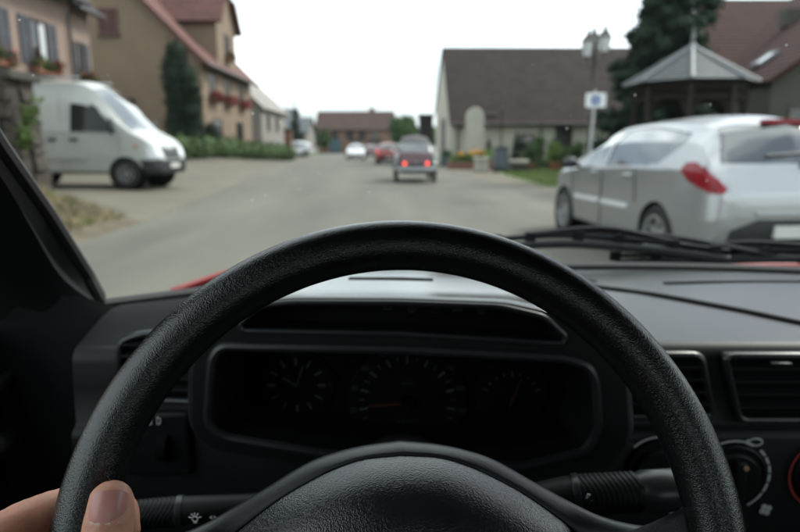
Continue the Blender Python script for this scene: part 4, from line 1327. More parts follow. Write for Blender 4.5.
def hatchback(label, loc, rz, paint, detail=True, lit=False, group=None, name='parked_car', plate=True):
    t = thing(name, label, 'car', loc, rz, group)
    # y, half width, bottom, belt, top   (rear -> nose)
    st = [(-2.14, 0.62, 0.58, 0.67, 0.71), (-2.13, 0.73, 0.47, 0.74, 0.79), (-2.10, 0.795, 0.37, 0.81, 0.87), (-2.05, 0.832, 0.29, 0.89, 0.985), (-1.99, 0.855, 0.25, 0.94, 1.09),
          (-1.92, 0.872, 0.24, 0.97, 1.20), (-1.84, 0.882, 0.24, 0.98, 1.31), (-1.74, 0.89, 0.23, 0.985, 1.40), (-1.58, 0.898, 0.22, 0.985, 1.447), (-1.3, 0.903, 0.22, 0.985, 1.475), (-1.0, 0.905, 0.21, 0.98, 1.49), (-0.4, 0.905, 0.2, 0.965, 1.505), (0.1, 0.905, 0.2, 0.945, 1.485),
          (0.45, 0.90, 0.2, 0.93, 1.42), (0.80, 0.895, 0.2, 0.92, 1.27), (1.10, 0.89, 0.2, 0.90, 1.10), (1.32, 0.88, 0.2, 0.885, 0.985), (1.6, 0.86, 0.21, 0.85, 0.90), (1.85, 0.82, 0.22, 0.78, 0.82), (2.02, 0.74, 0.24, 0.68, 0.73), (2.14, 0.60, 0.28, 0.56, 0.60), (2.18, 0.45, 0.36, 0.48, 0.52)]
    side1 = [(1.02, 0.955), (0.16, 0.975), (0.12, 1.40), (0.40, 1.385), (0.62, 1.29)]
    side2 = [(0.06, 0.98), (-1.15, 1.03), (-1.50, 1.24), (-1.42, 1.33), (-0.6, 1.415), (0.04, 1.405)]
    lamp = [(0.76, 0.99), (0.80, 1.05), (0.95, 1.07), (1.12, 1.02), (1.30, 0.915), (1.40, 0.84), (1.36, 0.795), (1.15, 0.82), (0.88, 0.91)]
    def c_of(co): return -co.y - abs(co.x)
    regs = [
        ('side_window', CARGLASS, lambda c, n: abs(n.x) > 0.45 and (inpoly(c.y, c.z, side1)), 0.008),
        ('side_window', CARGLASS, lambda c, n: abs(n.x) > 0.45 and (inpoly(c.y, c.z, side2)), 0.008),
        ('tail_lamp', REDLENS if not lit else LITRED2, lambda c, n: c.y < -1.2 and inpoly(c_of(c), c.z, lamp), -0.008),
        ('rear_window', CARGLASS, lambda c, n: c.y < -1.5 and n.y < -0.25 and 1.06 < c.z < 1.40 and abs(c.x) < 0.72 - 0.42 * (c.z - 1.06), 0.006),
        ('windscreen', CARGLASS, lambda c, n: 0.3 < c.y < 1.28 and n.z > 0.3 and n.y > 0.2 and abs(c.x) < 0.80 - 0.42 * (c.z - 0.95) and 1.0 < c.z < 1.44, 0.006),
        ('rear_bumper', BLACKPL, lambda c, n: c.y < -1.75 and 0.30 < c.z < 0.60 - 0.4 * max(0, abs(c.x) - 0.38) and abs(c.x) < 0.68 and n.y < -0.12, 0.004),
        ('headlamp', LAMPGLASS, lambda c, n: c.y > 1.62 and 0.62 < c.z < 0.80 and 0.46 < abs(c.x) < 0.80 and n.y > 0.1, -0.006),
        ('grille', BLACKPL, lambda c, n: c.y > 1.9 and 0.34 < c.z < 0.56 and abs(c.x) < 0.52 and n.y > 0.3, 0.0),
        ('sill', BLACKPL, lambda c, n: c.z < 0.235, 0.0),
    ]
    AR = 0.355
    wy0, wy1, wz = -1.26, 1.34, 0.315
    arches = [(s * 0.9, y, wz) for s in (-1, 1) for y in (wy0, wy1)]
    build_vehicle(t, st, paint, regs, arches, AR, tumble=0.40, sub=9 if detail else 5, cuts=1 if detail else 0, fine=(0.035, 0.024) if detail else ())
    for s in (-1, 1):
        for y in (wy0, wy1):
            arch_liner(t, s * 0.885, y, wz, AR, 0.3)
            make_wheel(t, s * 0.80, y, wz, 0.315, 0.2, ALLOY, 7, 0.68, s)
    if detail:
        for s in (-1, 1):
            mb = MB()
            mb.ball((s * 1.0, 0.86, 1.0), (0.11, 0.07, 0.075), 14, 8)
            mb.tube([(s * 0.86, 0.88, 0.95), (s * 0.96, 0.87, 0.97)], 0.025, 8)
            mb.build('door_mirror', BLACKPL, t)
            for y in (-0.62, 0.30):
                MB().tube([(s * 0.905, y - 0.09, 0.90), (s * 0.925, y, 0.905), (s * 0.905, y + 0.09, 0.90)], 0.016, 8).build('door_handle', SILVER, t)
            for y0, y1 in ((-0.66, 0.02), (0.12, 0.88)):
                MB().prism(rrect(y1 - y0, 0.055, 0.02), s * 0.898, s * 0.918, 'x', Matrix.Translation((0, (y0 + y1) / 2, 0.57))).build('trim_strip', CARWHITE, t)
            mb = MB()
            for pth in ([(0.06, 0.28), (0.06, 0.93)], [(-0.82, 0.62), (-0.78, 0.98)], [(0.98, 0.34), (1.02, 0.92)]):
                mb.tube([(s * (0.904 if z > 0.5 else 0.9), y, z) for y, z in pth], 0.006, 4)
            mb.build('door_seam', BLACKPL, t)
        mb = MB()
        mb.prism(rrect(0.40, 0.045, 0.02), -1.775, -1.70, 'y', Matrix.Translation((0, 0, 1.428)))
        mb.build('brake_light', REDLENS, t)
        mb = MB(); mb.tube([(0.05, -2.03, 1.06), (0.28, -1.965, 1.17)], 0.014, 6); mb.tube([(0.26, -1.965, 1.16), (-0.3, -1.985, 1.13)], 0.01, 6); mb.ball((0.03, -2.035, 1.05), 0.04, 10, 6)
        mb.build('rear_wiper', BLACKPL, t)
        mb = MB(); mb.box((0, -2.135, 0.63), (0.9, 0.06, 0.03)); mb.build('bumper_edge', paint, t, bevel=0.008)
    if plate:
        MB().prism(rrect(0.52, 0.11, 0.01), -2.15, -2.10, 'y', Matrix.Translation((0, 0, 0.47))).build('number_plate', PLATE, t)
        MB().prism(rrect(0.52, 0.11, 0.01), 2.185, 2.2, 'y', Matrix.Translation((0, 0, 0.42))).build('number_plate', PLATE, t)
    if lit is None or not detail:
        pass
    return t

# silver hatchback parked on the right
A308 = math.atan2(0.24, 2.6)
hatchback('silver hatchback parked at the right kerb with red tail lamp', (3.33, 7.45, 0), A308, SILVER)
# cars further down the road, small in the picture
hatchback('red car ahead, half hidden by the old burgundy car', (-0.9, 46, 0), R(4), mat('dull red car paint', (0.26, 0.03, 0.03), 0.35, 0.05, 1.0, coat=0.3), False, True, 'cars in the street', 'car', True)
hatchback('small maroon car at the far bend of the street', (-3.6, 76, 0), R(8), CARPINK, False, False, 'cars in the street', 'car', True)
hatchback('white car coming towards us in the opposite lane', (-4.25, 60, hz(-4.25, 60)), R(183), CARWHITE, False, False, 'cars in the street', 'car', True)
hatchback('pale car parked side on in the far left yard with red tail lamps', (-10.9, 62, hz(-10.9, 62)), R(118), CARWHITE, False, False, 'cars in the street', 'parked_car', True)

# ---- white panel van
t = thing('van', 'white high roofed panel van parked on the forecourt before the houses', 'van', (-7.87, 15.43, 0.25), math.atan2(-0.998, -0.05))
st = [(-2.46, 0.70, 0.55, 0.7, 0.75), (-2.45, 0.90, 0.42, 1.1, 1.5), (-2.44, 0.93, 0.36, 1.25, 2.2), (-2.40, 0.95, 0.34, 1.3, 2.42), (-2.2, 0.965, 0.33, 1.3, 2.47), (-1.2, 0.965, 0.33, 1.3, 2.49), (0.0, 0.965, 0.33, 1.3, 2.49),
      (0.44, 0.965, 0.33, 1.3, 2.46), (0.74, 0.965, 0.33, 1.3, 2.34), (1.04, 0.96, 0.33, 1.29, 2.07), (1.34, 0.955, 0.33, 1.27, 1.74), (1.62, 0.95, 0.33, 1.23, 1.42), (1.76, 0.945, 0.33, 1.2, 1.29), (1.96, 0.93, 0.33, 1.10, 1.18), (2.12, 0.89, 0.33, 0.97, 1.04), (2.20, 0.84, 0.34, 0.82, 0.88), (2.27, 0.74, 0.36, 0.66, 0.70), (2.29, 0.6, 0.40, 0.55, 0.58)]
sw = [(0.26, 1.30), (1.28, 1.30), (1.30, 1.36), (0.86, 1.90), (0.26, 1.93)]
regs = [
    ('side_window', VANGLASS, lambda c, n: abs(n.x) > 0.45 and inpoly(c.y, c.z, sw), 0.006),
    ('windscreen', CARGLASS, lambda c, n: 0.76 < c.y < 1.68 and n.z > 0.25 and n.y > 0.2 and abs(c.x) < 0.84 - 0.22 * (c.z - 1.3), 0.006),
    ('bumper', BLACKPL, lambda c, n: c.y > 1.90 and c.z < 0.66, -0.02),
    ('headlamp', LAMPGLASS, lambda c, n: c.y > 1.92 and 0.70 < c.z < 0.95 and 0.52 < abs(c.x) < 0.90, -0.006),
    ('grille', BLACKPL, lambda c, n: c.y > 2.02 and 0.68 < c.z < 0.94 and abs(c.x) < 0.45, -0.004),
    ('sill', BLACKPL, lambda c, n: c.z < 0.345 and abs(n.z) > 0.5, 0.0),
]
WY0, WY1, WZ, WR = -1.55, 1.52, 0.335, 0.335
build_vehicle(t, st, VANWHITE, regs, [(s * 0.96, y, WZ) for s in (-1, 1) for y in (WY0, WY1)], 0.40, tumble=0.16)
for s in (-1, 1):
    for y in (WY0, WY1):
        arch_liner(t, s * 0.94, y, WZ, 0.40, 0.32)
        make_wheel(t, s * 0.86, y, WZ, WR, 0.21, ALLOY, 6, 0.56, s)
    mb = MB(); mb.ball((s * 1.13, 1.36, 1.42), (0.10, 0.07, 0.2), 12, 8); mb.tube([(s * 0.93, 1.34, 1.35), (s * 1.08, 1.36, 1.38)], 0.03, 8)
    mb.build('door_mirror', BLACKPL, t)
    for y in (0.36, -0.16):
        MB().box((s * 0.975, y, 1.13), (0.03, 0.22, 0.05)).build('door_handle', BLACKPL, t, bevel=0.01)
    mb = MB()
    for pth in ([(0.20, 0.4), (0.20, 2.05)], [(0.04, 0.4), (0.04, 2.2)], [(1.42, 0.8), (1.42, 1.26)], [(-1.55, 0.78), (-1.55, 2.0)]):
        mb.tube([(s * (0.968 if z < 1.3 else 0.968 - 0.13 * (z - 1.3)), y, z) for y, z in pth], 0.007, 4)
    mb.tube([(s * 0.967, -2.3, 1.28), (s * 0.967, 1.1, 1.28)], 0.006, 4)
    mb.build('door_seam', GREYW, t)
    MB().prism(rrect(2.0, 0.09, 0.03), s * 0.962, s * 0.985, 'x', Matrix.Translation((0, -0.4, 0.72))).build('rub_strip', VANWHITE, t)
    MB().box((s * 0.955, 1.80, 0.98), (0.02, 0.1, 0.05)).build('indicator', mat('orange lens', (0.5, 0.2, 0.03), 0.3, 0.0), t, bevel=0.008)
    MB().box((s * 0.72, -0.9, 2.53), (0.06, 2.8, 0.05)).build('roof_rail', GALV, t, bevel=0.01)
MB().prism(rrect(0.52, 0.11, 0.01), 2.305, 2.325, 'y', Matrix.Translation((0, 0, 0.52))).build('number_plate', PLATE, t)
MB(Matrix.Translation((0, 2.235, 0.80)) @ Matrix.Rotation(R(-80), 4, 'X')).lathe([(0.075, 0.0), (0.085, 0.01), (0.085, 0.02), (0.07, 0.025)], 20, cap=False).build('badge', CHROME, t)

# ---- old two tone car ahead, seen from behind
t = thing('vintage_car', 'old burgundy and grey car ahead with both red brake lamps lit', 'car', (0.50, 22.6, 0), R(1.5))
st = [(-1.66, 0.45, 0.50, 0.60, 0.62), (-1.64, 0.56, 0.44, 0.72, 0.80), (-1.58, 0.60, 0.40, 0.86, 0.98), (-1.45, 0.625, 0.38, 0.95, 1.16), (-1.25, 0.64, 0.36, 0.97, 1.36), (-1.0, 0.65, 0.35, 0.97, 1.50), (-0.6, 0.66, 0.34, 0.96, 1.585), (-0.2, 0.66, 0.34, 0.95, 1.60), (0.2, 0.655, 0.34, 0.95, 1.57),
      (0.45, 0.65, 0.34, 0.95, 1.47), (0.72, 0.63, 0.34, 0.95, 1.18), (0.80, 0.61, 0.34, 0.93, 1.06), (1.1, 0.55, 0.34, 0.88, 1.0), (1.5, 0.44, 0.36, 0.80, 0.93), (1.75, 0.34, 0.40, 0.70, 0.83), (1.85, 0.22, 0.46, 0.60, 0.68)]
regs = [
    ('side_window', CARGLASS, lambda c, n: abs(n.x) > 0.45 and inpoly(c.y, c.z, [(0.62, 1.0), (-0.25, 1.0), (-0.25, 1.42), (0.38, 1.42)]), 0.006),
    ('side_window', CARGLASS, lambda c, n: abs(n.x) > 0.45 and inpoly(c.y, c.z, [(-0.33, 1.0), (-1.0, 1.0), (-0.9, 1.34), (-0.33, 1.42)]), 0.006),
    ('rear_window', PALEGLASS, lambda c, n: c.y < -0.9 and n.y < -0.2 and 1.03 < c.z < 1.36 and abs(c.x) < 0.47 - 0.08 * (c.z - 1.03), 0.006),
    ('windscreen', CARGLASS, lambda c, n: 0.3 < c.y < 0.78 and n.y > 0.3 and 1.05 < c.z < 1.5 and abs(c.x) < 0.54, 0.006),
    ('canvas_roof', CANVAS, lambda c, n: c.z > 1.36 and -1.5 < c.y < 0.42, -0.008),
    ('boot_lid', MAROON, lambda c, n: c.y < -1.2 and 0.62 < c.z < 1.03 and abs(c.x) < 0.56 and n.y < -0.2, -0.006),
]
AR2 = 0.36
WZ = 0.30
parts = build_vehicle(t, st, FENDER, regs, [], AR2, tumble=0.20)
for s in (-1, 1):
    # rounded rear fender
    mb = MB()
    rows = []
    for i in range(13):
        a = math.pi * (0.02 + 0.96 * i / 12)
        row = []
        for k in range(7):
            q = k / 6
            rr = 0.42 - 0.07 * (q ** 3)
            row.append((s * (0.56 + 0.19 * q ** 0.8 if k < 6 else 0.75), -1.10 - 0.9 * rr * math.cos(a) * 1.15, WZ + 0.02 + rr * math.sin(a) * 1.18))
        rows.append(row)
    mb.grid(rows)
    mb.build('rear_fender', FENDER, t, solid=0.02)
    rows = []
    for i in range(13):
        a = math.pi * (0.02 + 0.9 * i / 12)
        rows.append([(s * (0.42 + 0.31 * (k / 6)), 1.28 - 0.46 * math.cos(a), WZ + (0.42 - 0.06 * (k / 6) ** 3) * math.sin(a)) for k in range(7)])
    MB().grid(rows).build('front_fender', FENDER, t, solid=0.02)
    for y in (-1.12, 1.28):
        make_wheel(t, s * 0.655, y, WZ, 0.30, 0.125, GALV, 0, 0.62, s)
    M = Matrix.Translation((s * 0.385, -1.66, 0.66)) @ Matrix.Rotation(R(90), 4, 'X')
    hs = MB(M).lathe([(0.07, -0.12), (0.075, 0.0), (0.068, 0.008)], 18, cap=False).build('lamp_housing', CHROME, t)
    MB(M).lathe([(0.052, 0.006), (0.047, 0.02), (0.0, 0.028)], 18, cap=False).build('brake_lamp', LITRED, t)
    M = Matrix.Translation((s * 0.665, -1.47, 0.93)) @ Matrix.Rotation(R(90), 4, 'X')
    MB(M).lathe([(0.07, -0.05), (0.075, 0.0), (0.06, 0.02), (0.0, 0.03)], 14, cap=False).build('reflector', SIGNWHITE, t)
    M = Matrix.Translation((s * 0.55, 1.75, 0.80)) @ Matrix.Rotation(R(-90), 4, 'X')
    MB(M).lathe([(0.03, -0.16), (0.09, -0.03), (0.1, 0.02), (0.085, 0.04), (0.0, 0.05)], 16, cap=False).build('headlamp', CHROME, t)
    mb = MB(); mb.ball((s * 0.76, 0.5, 1.08), (0.07, 0.03, 0.06), 10, 6); mb.tube([(s * 0.64, 0.5, 1.02), (s * 0.72, 0.5, 1.06)], 0.012, 6); mb.build('door_mirror', CHROME, t)
mb = MB(); mb.tube(catmull([(-0.66, -1.6, 0.47), (-0.6, -1.72, 0.47), (0, -1.76, 0.47), (0.6, -1.72, 0.47), (0.66, -1.6, 0.47)], 5), 0.04, 8, squash=1.4); mb.build('bumper', GALV, t)
MB().prism(rrect(0.44, 0.11, 0.01), -1.70, -1.68, 'y', Matrix.Translation((0, 0, 0.60))).build('number_plate', BLACKPL, t)
MB().box((0, -1.715, 0.7), (0.12, 0.04, 0.03)).build('boot_handle', CHROME, t, bevel=0.008)
MB().box((0, -1.1, 0.36), (1.0, 0.9, 0.1)).build('axle_pan', BLACKPL, t, bevel=0.02)

# ------------------------------------------------------------------ our own car, seen from the driver's seat
car = thing('car', "red car seen from its driver's seat: black dashboard, steering wheel and windscreen", 'car', (0, 0, 0))

# --- bonnet, cowl
def bonnet_z(x, y):
    q = abs(x - 0.37)
    z = 0.9745 - 0.23 * max(0.0, y - 1.2) - 0.03 * max(0.0, y - 1.5) ** 2
    z -= 0.052 * (max(0.0, q - 0.66) / 0.17) ** 1.2
    return z
rows = [[(x, y, bonnet_z(x, y)) for x in [-0.46 + 1.66 * k / 48 for k in range(49)]] for y in [1.19 + 1.0 * i / 16 for i in range(17)]]
MB().grid(rows).build('bonnet', CARRED, car, solid=0.012)
def base_y(x):
    u = min(1.0, abs(x - 0.37) / 0.77)
    return 0.80 + 0.27 * (1 - u * u)
rows = [[(x, y, z) for x in [-0.44 + 1.62 * k / 40 for k in range(41)] for y, z in ((base_y(x) + yy, zz),)] for yy, zz in ((0.0, 0.972), (0.03, 0.962), (0.16, 0.955), (0.165, 0.93))]
MB().grid(rows).build('cowl_panel', BLACKPL, car)
for s in (0, 1):
    x = -0.47 if s == 0 else 1.21
    mb = MB(); mb.grid([[(x, y, z) for z in (0.5, 0.65, bonnet_z(x, y) - 0.05, bonnet_z(x, y) - 0.012)] for y in [0.8 + 1.4 * i / 8 for i in range(9)]]); mb.build('front_wing', CARRED, car, solid=0.01)

# --- windscreen
def L_edge(t):
    pts = [(-0.400, 0.80, 0.985), (-0.412, 0.79, 1.028), (-0.404, 0.70, 1.120), (-0.385, 0.60, 1.195), (-0.365, 0.50, 1.275), (-0.342, 0.385, 1.375)]
    k = t * (len(pts) - 1); i = min(int(k), len(pts) - 2)
    return Vector(pts[i]).lerp(Vector(pts[i + 1]), k - i)
def glass(s, t):
    l = L_edge(t)
    c = Vector((0.37, 1.07, 0.985)).lerp(Vector((0.37, 0.66, 1.385)), t)
    u = 2 * s - 1
    w = 1 - u * u
    return Vector((0.37 + (0.37 - l.x) * u, l.y + (c.y - l.y) * w, l.z + (c.z - l.z) * w))
rows = [[glass(k / 40, i / 20) for k in range(41)] for i in range(21)]
ws = MB().grid(rows).build('windscreen', WINDGLASS, car)
def glass_frame(s, t):
    p = glass(s, t)
    a = (glass(min(1, s + .01), t) - glass(max(0, s - .01), t)).normalized()
    b = (glass(s, min(1, t + .01)) - glass(s, max(0, t - .01))).normalized()
    n = a.cross(b).normalized()
    if n.y > 0: n = -n
    return p, a, b, n
rnd = random.Random(78)
mb = MB()
cl = [(rnd.random(), rnd.random() ** 0.8) for _ in range(7)]
for i in range(95):
    if i < 60:
        s, t = rnd.uniform(0.02, 0.75), rnd.uniform(0.30, 0.85)
    else:
        c = rnd.choice(((0.12, 0.6), (0.2, 0.55), (0.3, 0.5), (0.42, 0.38), (0.16, 0.45)))
        s, t = c[0] + rnd.gauss(0, .05), c[1] + rnd.gauss(0, .08)
    s = min(.98, max(.01, s)); t = min(.97, max(.05, t))
    p, a, b, n = glass_frame(s, t)
    p = p + n * 0.0015
    r = rnd.choice((0.0003, 0.0003, 0.00035, 0.0004, 0.0006, 0.0009))
    k = rnd.randint(5, 7)
    ph = rnd.random() * 6
    st_ = rnd.uniform(1, 2.0)
    q = [p + (a * math.cos(ph) + b * math.sin(ph)) * r * st_ * math.cos(j * 6.283 / k) * rnd.uniform(.7, 1.2) + (b * math.cos(ph) - a * math.sin(ph)) * r * math.sin(j * 6.283 / k) * rnd.uniform(.7, 1.2) for j in range(k)]
    mb.add(q, [tuple(range(k))])
o = mb.build('dust', DUST, ws, smooth=0, weld=False)
o['kind'] = 'stuff'
# maker's stamp low on the left of the glass
mb = MB()
for k in range(7):
    p, a, b, n = glass_frame(0.075 + 0.006 * k, 0.045 + 0.0016 * k)
    p = p + n * 0.001
    h = (0.0018, 0.0012, 0.002, 0.0012, 0.0022, 0.0015, 0.0018)[k]
    mb.add([p - a * .0034 - b * h, p + a * .0034 - b * h, p + a * .0028 + b * h, p - a * .0028 + b * h], [(0, 1, 2, 3)])
mb.build('glass_stamp', RUBBER, ws, smooth=0)
# rubber along the glass
path = [glass(0.0, i / 20) for i in range(20, -1, -1)] + [glass(k / 40, 0.0) for k in range(1, 41)]
MB().tube([p + Vector((0, 0.0, 0.006)) for p in path], 0.0085, 8).build('windscreen_seal', RUBBER, car)

# --- wipers outside the glass
def wiper(blade, arm, pivot):
    w = empty_part('wiper', car)
    B = catmull(blade, 6)
    mb = MB()
    mb.tube([p + Vector((0, 0.0, -0.004)) for p in B], 0.0042, 6, squash=1.8)
    mb.build('blade', RUBBER, w)
    mb = MB()
    mb.tube([p + Vector((0, 0.004, 0.011)) for p in B], 0.005, 6)
    n = len(B)
    for q in (0.03, 0.22, 0.42, 0.60, 0.8, 0.97):
        p = B[int(q * (n - 1))]
        mb.box((p.x, p.y + 0.004, p.z + 0.010), (0.018, 0.010, 0.018))
    a0, a1 = B[int(.22 * (n - 1))], B[int(.8 * (n - 1))]
    m = B[int(.5 * (n - 1))]
    mb.tube(catmull([a0 + Vector((0, .006, .014)), m + Vector((0, .012, .026)), a1 + Vector((0, .006, .014))], 6), 0.0055, 6)
    mb.build('bracket', WIPERBL, w)
    mb = MB()
    A = catmull(arm, 6)
    mb.tube(A, [0.006 + 0.005 * i / (len(A) - 1) for i in range(len(A))], 8, squash=0.7)
    mb.ball(pivot, (0.02, 0.02, 0.014), 12, 6)
    mb.build('arm', WIPERBL, w)
wiper([(0.172, 1.075, 1.028), (0.30, 1.095, 1.032), (0.45, 1.10, 1.021), (0.60, 1.095, 1.003)], [(0.37, 1.115, 1.052), (0.52, 1.12, 1.034), (0.70, 1.13, 1.0), (0.86, 1.14, 0.975)], (0.86, 1.14, 0.975))
wiper([(0.40, 1.115, 0.992), (0.56, 1.125, 0.995), (0.75, 1.12, 1.0), (0.98, 1.09, 0.998)], [(0.70, 1.135, 1.016), (0.85, 1.13, 1.018), (1.05, 1.12, 0.99), (1.12, 1.10, 0.975)], (1.12, 1.10, 0.975))

# --- windscreen pillars and shell of the cabin
def mirror(p): return Vector((0.74 - p[0], p[1], p[2]))
A = [L_edge(i / 20) for i in range(21)]
Bp = catmull([(-0.376, 0.775, 0.992), (-0.396, 0.758, 1.010), (-0.412, 0.725, 1.048), (-0.396, 0.655, 1.112), (-0.372, 0.57, 1.180), (-0.345, 0.46, 1.262), (-0.318, 0.345, 1.362)], 4)
Bp = [Bp[int(i * (len(Bp) - 1) / 20)] for i in range(21)]
for side in (0, 1):
    f = (lambda p: Vector(p)) if side == 0 else mirror
    rows = []
    for a, b in zip(A, Bp):
        m = a.lerp(b, 0.55) + Vector((-0.010, 0.004, -0.002))
        c = b + Vector((-0.006, -0.006, 0.0))
        d = b + Vector((-0.045, -0.020, -0.012))
        e = b + Vector((-0.10, -0.012, -0.03))
        g = b + Vector((-0.135, 0.03, -0.03))
        h = a + Vector((-0.10, 0.06, 0.02))
        k = a + Vector((-0.02, 0.02, 0.01))
        rows.append([f(q) for q in (a, m, b, c, b.lerp(d, .5) + Vector((0, -.006, 0)), d, e, g, h, k)])
    MB().grid(rows, closed=True).build('windscreen_pillar', PILLARPL, car, smooth=50)
    # kick panel filling the corner under the pillar
    r0 = [f(q) for q in ((-0.372, 0.775, 0.995), (-0.385, 0.765, 1.003), (-0.42, 0.735, 1.03), (-0.47, 0.72, 1.03), (-0.53, 0.74, 1.0))]
    rows = [r0, [f(q) for q in ((-0.362, 0.76, 0.96), (-0.38, 0.75, 0.96), (-0.42, 0.735, 0.97), (-0.47, 0.74, 0.97), (-0.53, 0.76, 0.95))],
            [f(q) for q in ((-0.360, 0.76, 0.6), (-0.38, 0.75, 0.6), (-0.42, 0.74, 0.6), (-0.47, 0.75, 0.6), (-0.53, 0.76, 0.6))]]
    MB().grid(rows).build('corner_trim', DASHDARK, car, smooth=60)
# doors
for side in (0, 1):
    sx = -1 if side == 0 else 1
    x = -0.545 if side == 0 else 1.285
    mb = MB(); mb.box((x, 0.18, 0.62), (0.03, 1.2, 0.72)); d = mb.build('door', DASHDARK, car, bevel=0.01)
    if side == 0:
        MB().tube(catmull([(-0.52, 0.86, 0.915), (-0.50, 0.70, 0.905), (-0.475, 0.60, 0.915)], 6), 0.009, 8).build('door_pull', PILLARPL, d)
        MB().tube(catmull([(-0.53, 0.80, 0.80), (-0.48, 0.62, 0.855), (-0.48, 0.40, 0.86)], 6), 0.016, 8).build('armrest', PILLARPL, d)
        MB().prism(rrect(0.12, 0.06, 0.02), 0, 0.02, 'x', Matrix.Translation((-0.53, 0.5, 0.9))).build('door_handle', SHADOWBL, d)
    else:
        MB().box((1.26, 0.2, 0.72), (0.05, 0.6, 0.07)).build('armrest', PILLARPL, d, bevel=0.015)
    mb = MB()
    zs = 0.985
    q = [(x, 0.72, zs), (x, -0.40, zs), (x + (0.13 if side == 0 else -0.13), -0.42, 1.36), (x + (0.13 if side == 0 else -0.13), 0.36, 1.36)]
    mb.add(q, [(0, 1, 2, 3)])
    mb.build('side_glass', WINDGLASS, d)
    mb = MB(); mb.tube([(x, -0.44, 0.9), (x + 0.03 * -sx, -0.46, 1.1), (x + 0.13 * -sx, -0.5, 1.38)], 0.05, 8); mb.build('centre_pillar', PILLARPL, car)
    mb = MB(); mb.box((x, -1.05, 0.62), (0.03, 1.2, 0.72)); mb.build('rear_side_panel', DASHDARK, car, bevel=0.01)
    mb = MB(); mb.add([(x, -0.5, zs), (x, -1.6, zs), (x - 0.13 * sx, -1.3, 1.40), (x - 0.13 * sx, -0.5, 1.40)], [(0, 1, 2, 3)]); mb.build('rear_light_blocker', DASHDARK, car, solid=0.02)  # unseen opaque panel added instead of a rear side window, keeps light out
    mb = MB(); mb.tube([(x, -1.4, 0.9), (x - 0.06 * sx, -1.36, 1.15), (x - 0.14 * sx, -1.25, 1.38)], 0.07, 8); mb.build('rear_pillar', PILLARPL, car)
# headlining, roof, floor, rear
edge = [glass(k / 20, 1.0) for k in range(21)]
rows = [[p + Vector((0, 0.0, 0.0)) for p in edge], [p + Vector((0, -0.06, 0.018)) for p in edge], [Vector((p.x, -0.4, p.z + 0.03)) for p in edge], [Vector((p.x, -1.25, p.z + 0.0)) for p in edge]]
MB().grid(rows).build('headlining', HEADLIN, car)
MB().grid([[p + Vector((0, 0.01, 0.03)) for p in r] for r in rows]).build('roof', CARRED, car)
mb = MB(); mb.box((0.37, -0.35, 0.27), (1.86, 2.6, 0.04)); mb.build('floor_pan', CARPET, car)
mb = MB(); mb.box((0.37, -1.66, 0.62), (1.86, 0.05, 0.74)); mb.build('rear_panel', CARPET, car)
mb = MB(); mb.add([(-0.5, -1.64, 0.99), (1.24, -1.64, 0.99), (1.1, -1.25, 1.37), (-0.36, -1.25, 1.37)], [(0, 1, 2, 3)]); mb.build('rear_glass', WINDGLASS, car)
mb = MB(); mb.box((0.37, 0.90, 0.62), (1.72, 0.04, 0.68)); mb.build('bulkhead', CARPET, car)

# --- front seats, unseen behind the viewpoint, added to block light from the rear
for sx_ in (0.0, 0.76):
    se = empty_part('seat', car)
    def soft(rows_, nm):
        o_ = MB().grid(rows_, closed=True).build(nm, CARPET, se, smooth=80)
    def ringbox(cx_, cy_, cz_, w_, d_, k_):
        return [(cx_ + (w_ / 2) * (abs(math.cos(a)) ** .5) * (1 if math.cos(a) >= 0 else -1), cy_ + (d_ / 2) * (abs(math.sin(a)) ** .5) * (1 if math.sin(a) >= 0 else -1), cz_) for a in [2 * math.pi * i / 24 for i in range(24)]]
    soft([ringbox(sx_, -0.20, 0.30, .46, .50, 0), ringbox(sx_, -0.20, 0.34, .52, .54, 0), ringbox(sx_, -0.20, 0.46, .52, .54, 0), ringbox(sx_, -0.20, 0.50, .44, .46, 0), ringbox(sx_, -0.20, 0.505, .05, .05, 0)], 'cushion')
    soft([ringbox(sx_, -0.42, 0.44, .46, .14, 0), ringbox(sx_, -0.45, 0.55, .52, .17, 0), ringbox(sx_, -0.54, 0.95, .50, .15, 0), ringbox(sx_, -0.57, 1.08, .40, .12, 0), ringbox(sx_, -0.575, 1.10, .05, .03, 0)], 'backrest')
    soft([ringbox(sx_, -0.57, 1.13, .18, .08, 0), ringbox(sx_, -0.575, 1.16, .26, .11, 0), ringbox(sx_, -0.59, 1.28, .25, .10, 0), ringbox(sx_, -0.595, 1.31, .16, .06, 0), ringbox(sx_, -0.595, 1.315, .02, .02, 0)], 'headrest')

# --- dashboard
def dash_profile(x):
    """cross section (y, z) from the windscreen base over the top and down the face"""
    yb = base_y(x) - 0.005
    zr = 0.982 - 0.006 * max(0, x - 0.3)                   # near edge height
    zt = 0.9905
    if x < -0.15: zr = 0.982 - 0.006 * smooth01((-x - 0.15) / 0.1)
    pts = [(yb + 0.01, 0.97), (yb, 0.9875)]
    for q in (0.2, 0.4, 0.6, 0.8):
        pts.append((yb + (0.685 - yb) * q, zt + 0.011 * math.sin(math.pi * q) + (zr - zt) * q))
    for a in range(0, 91, 15):
        r = 0.018
        pts.append((0.678 - r * math.sin(R(a)), zr - r + r * math.cos(R(a))))
    pts += [(0.657, 0.93), (0.655, 0.889), (0.650, 0.885), (0.644, 0.8815), (0.642, 0.875), (0.640, 0.74), (0.66, 0.62), (0.72, 0.58)]
    return pts
XS = [-0.372 + 1.49 * k / 90 for k in range(91)]
NT = 8
dash = MB().grid([[(x, y, z) for y, z in dash_profile(x)[:NT]] for x in XS if x > -0.205]).build('dashboard', DASHPL, car, smooth=50)
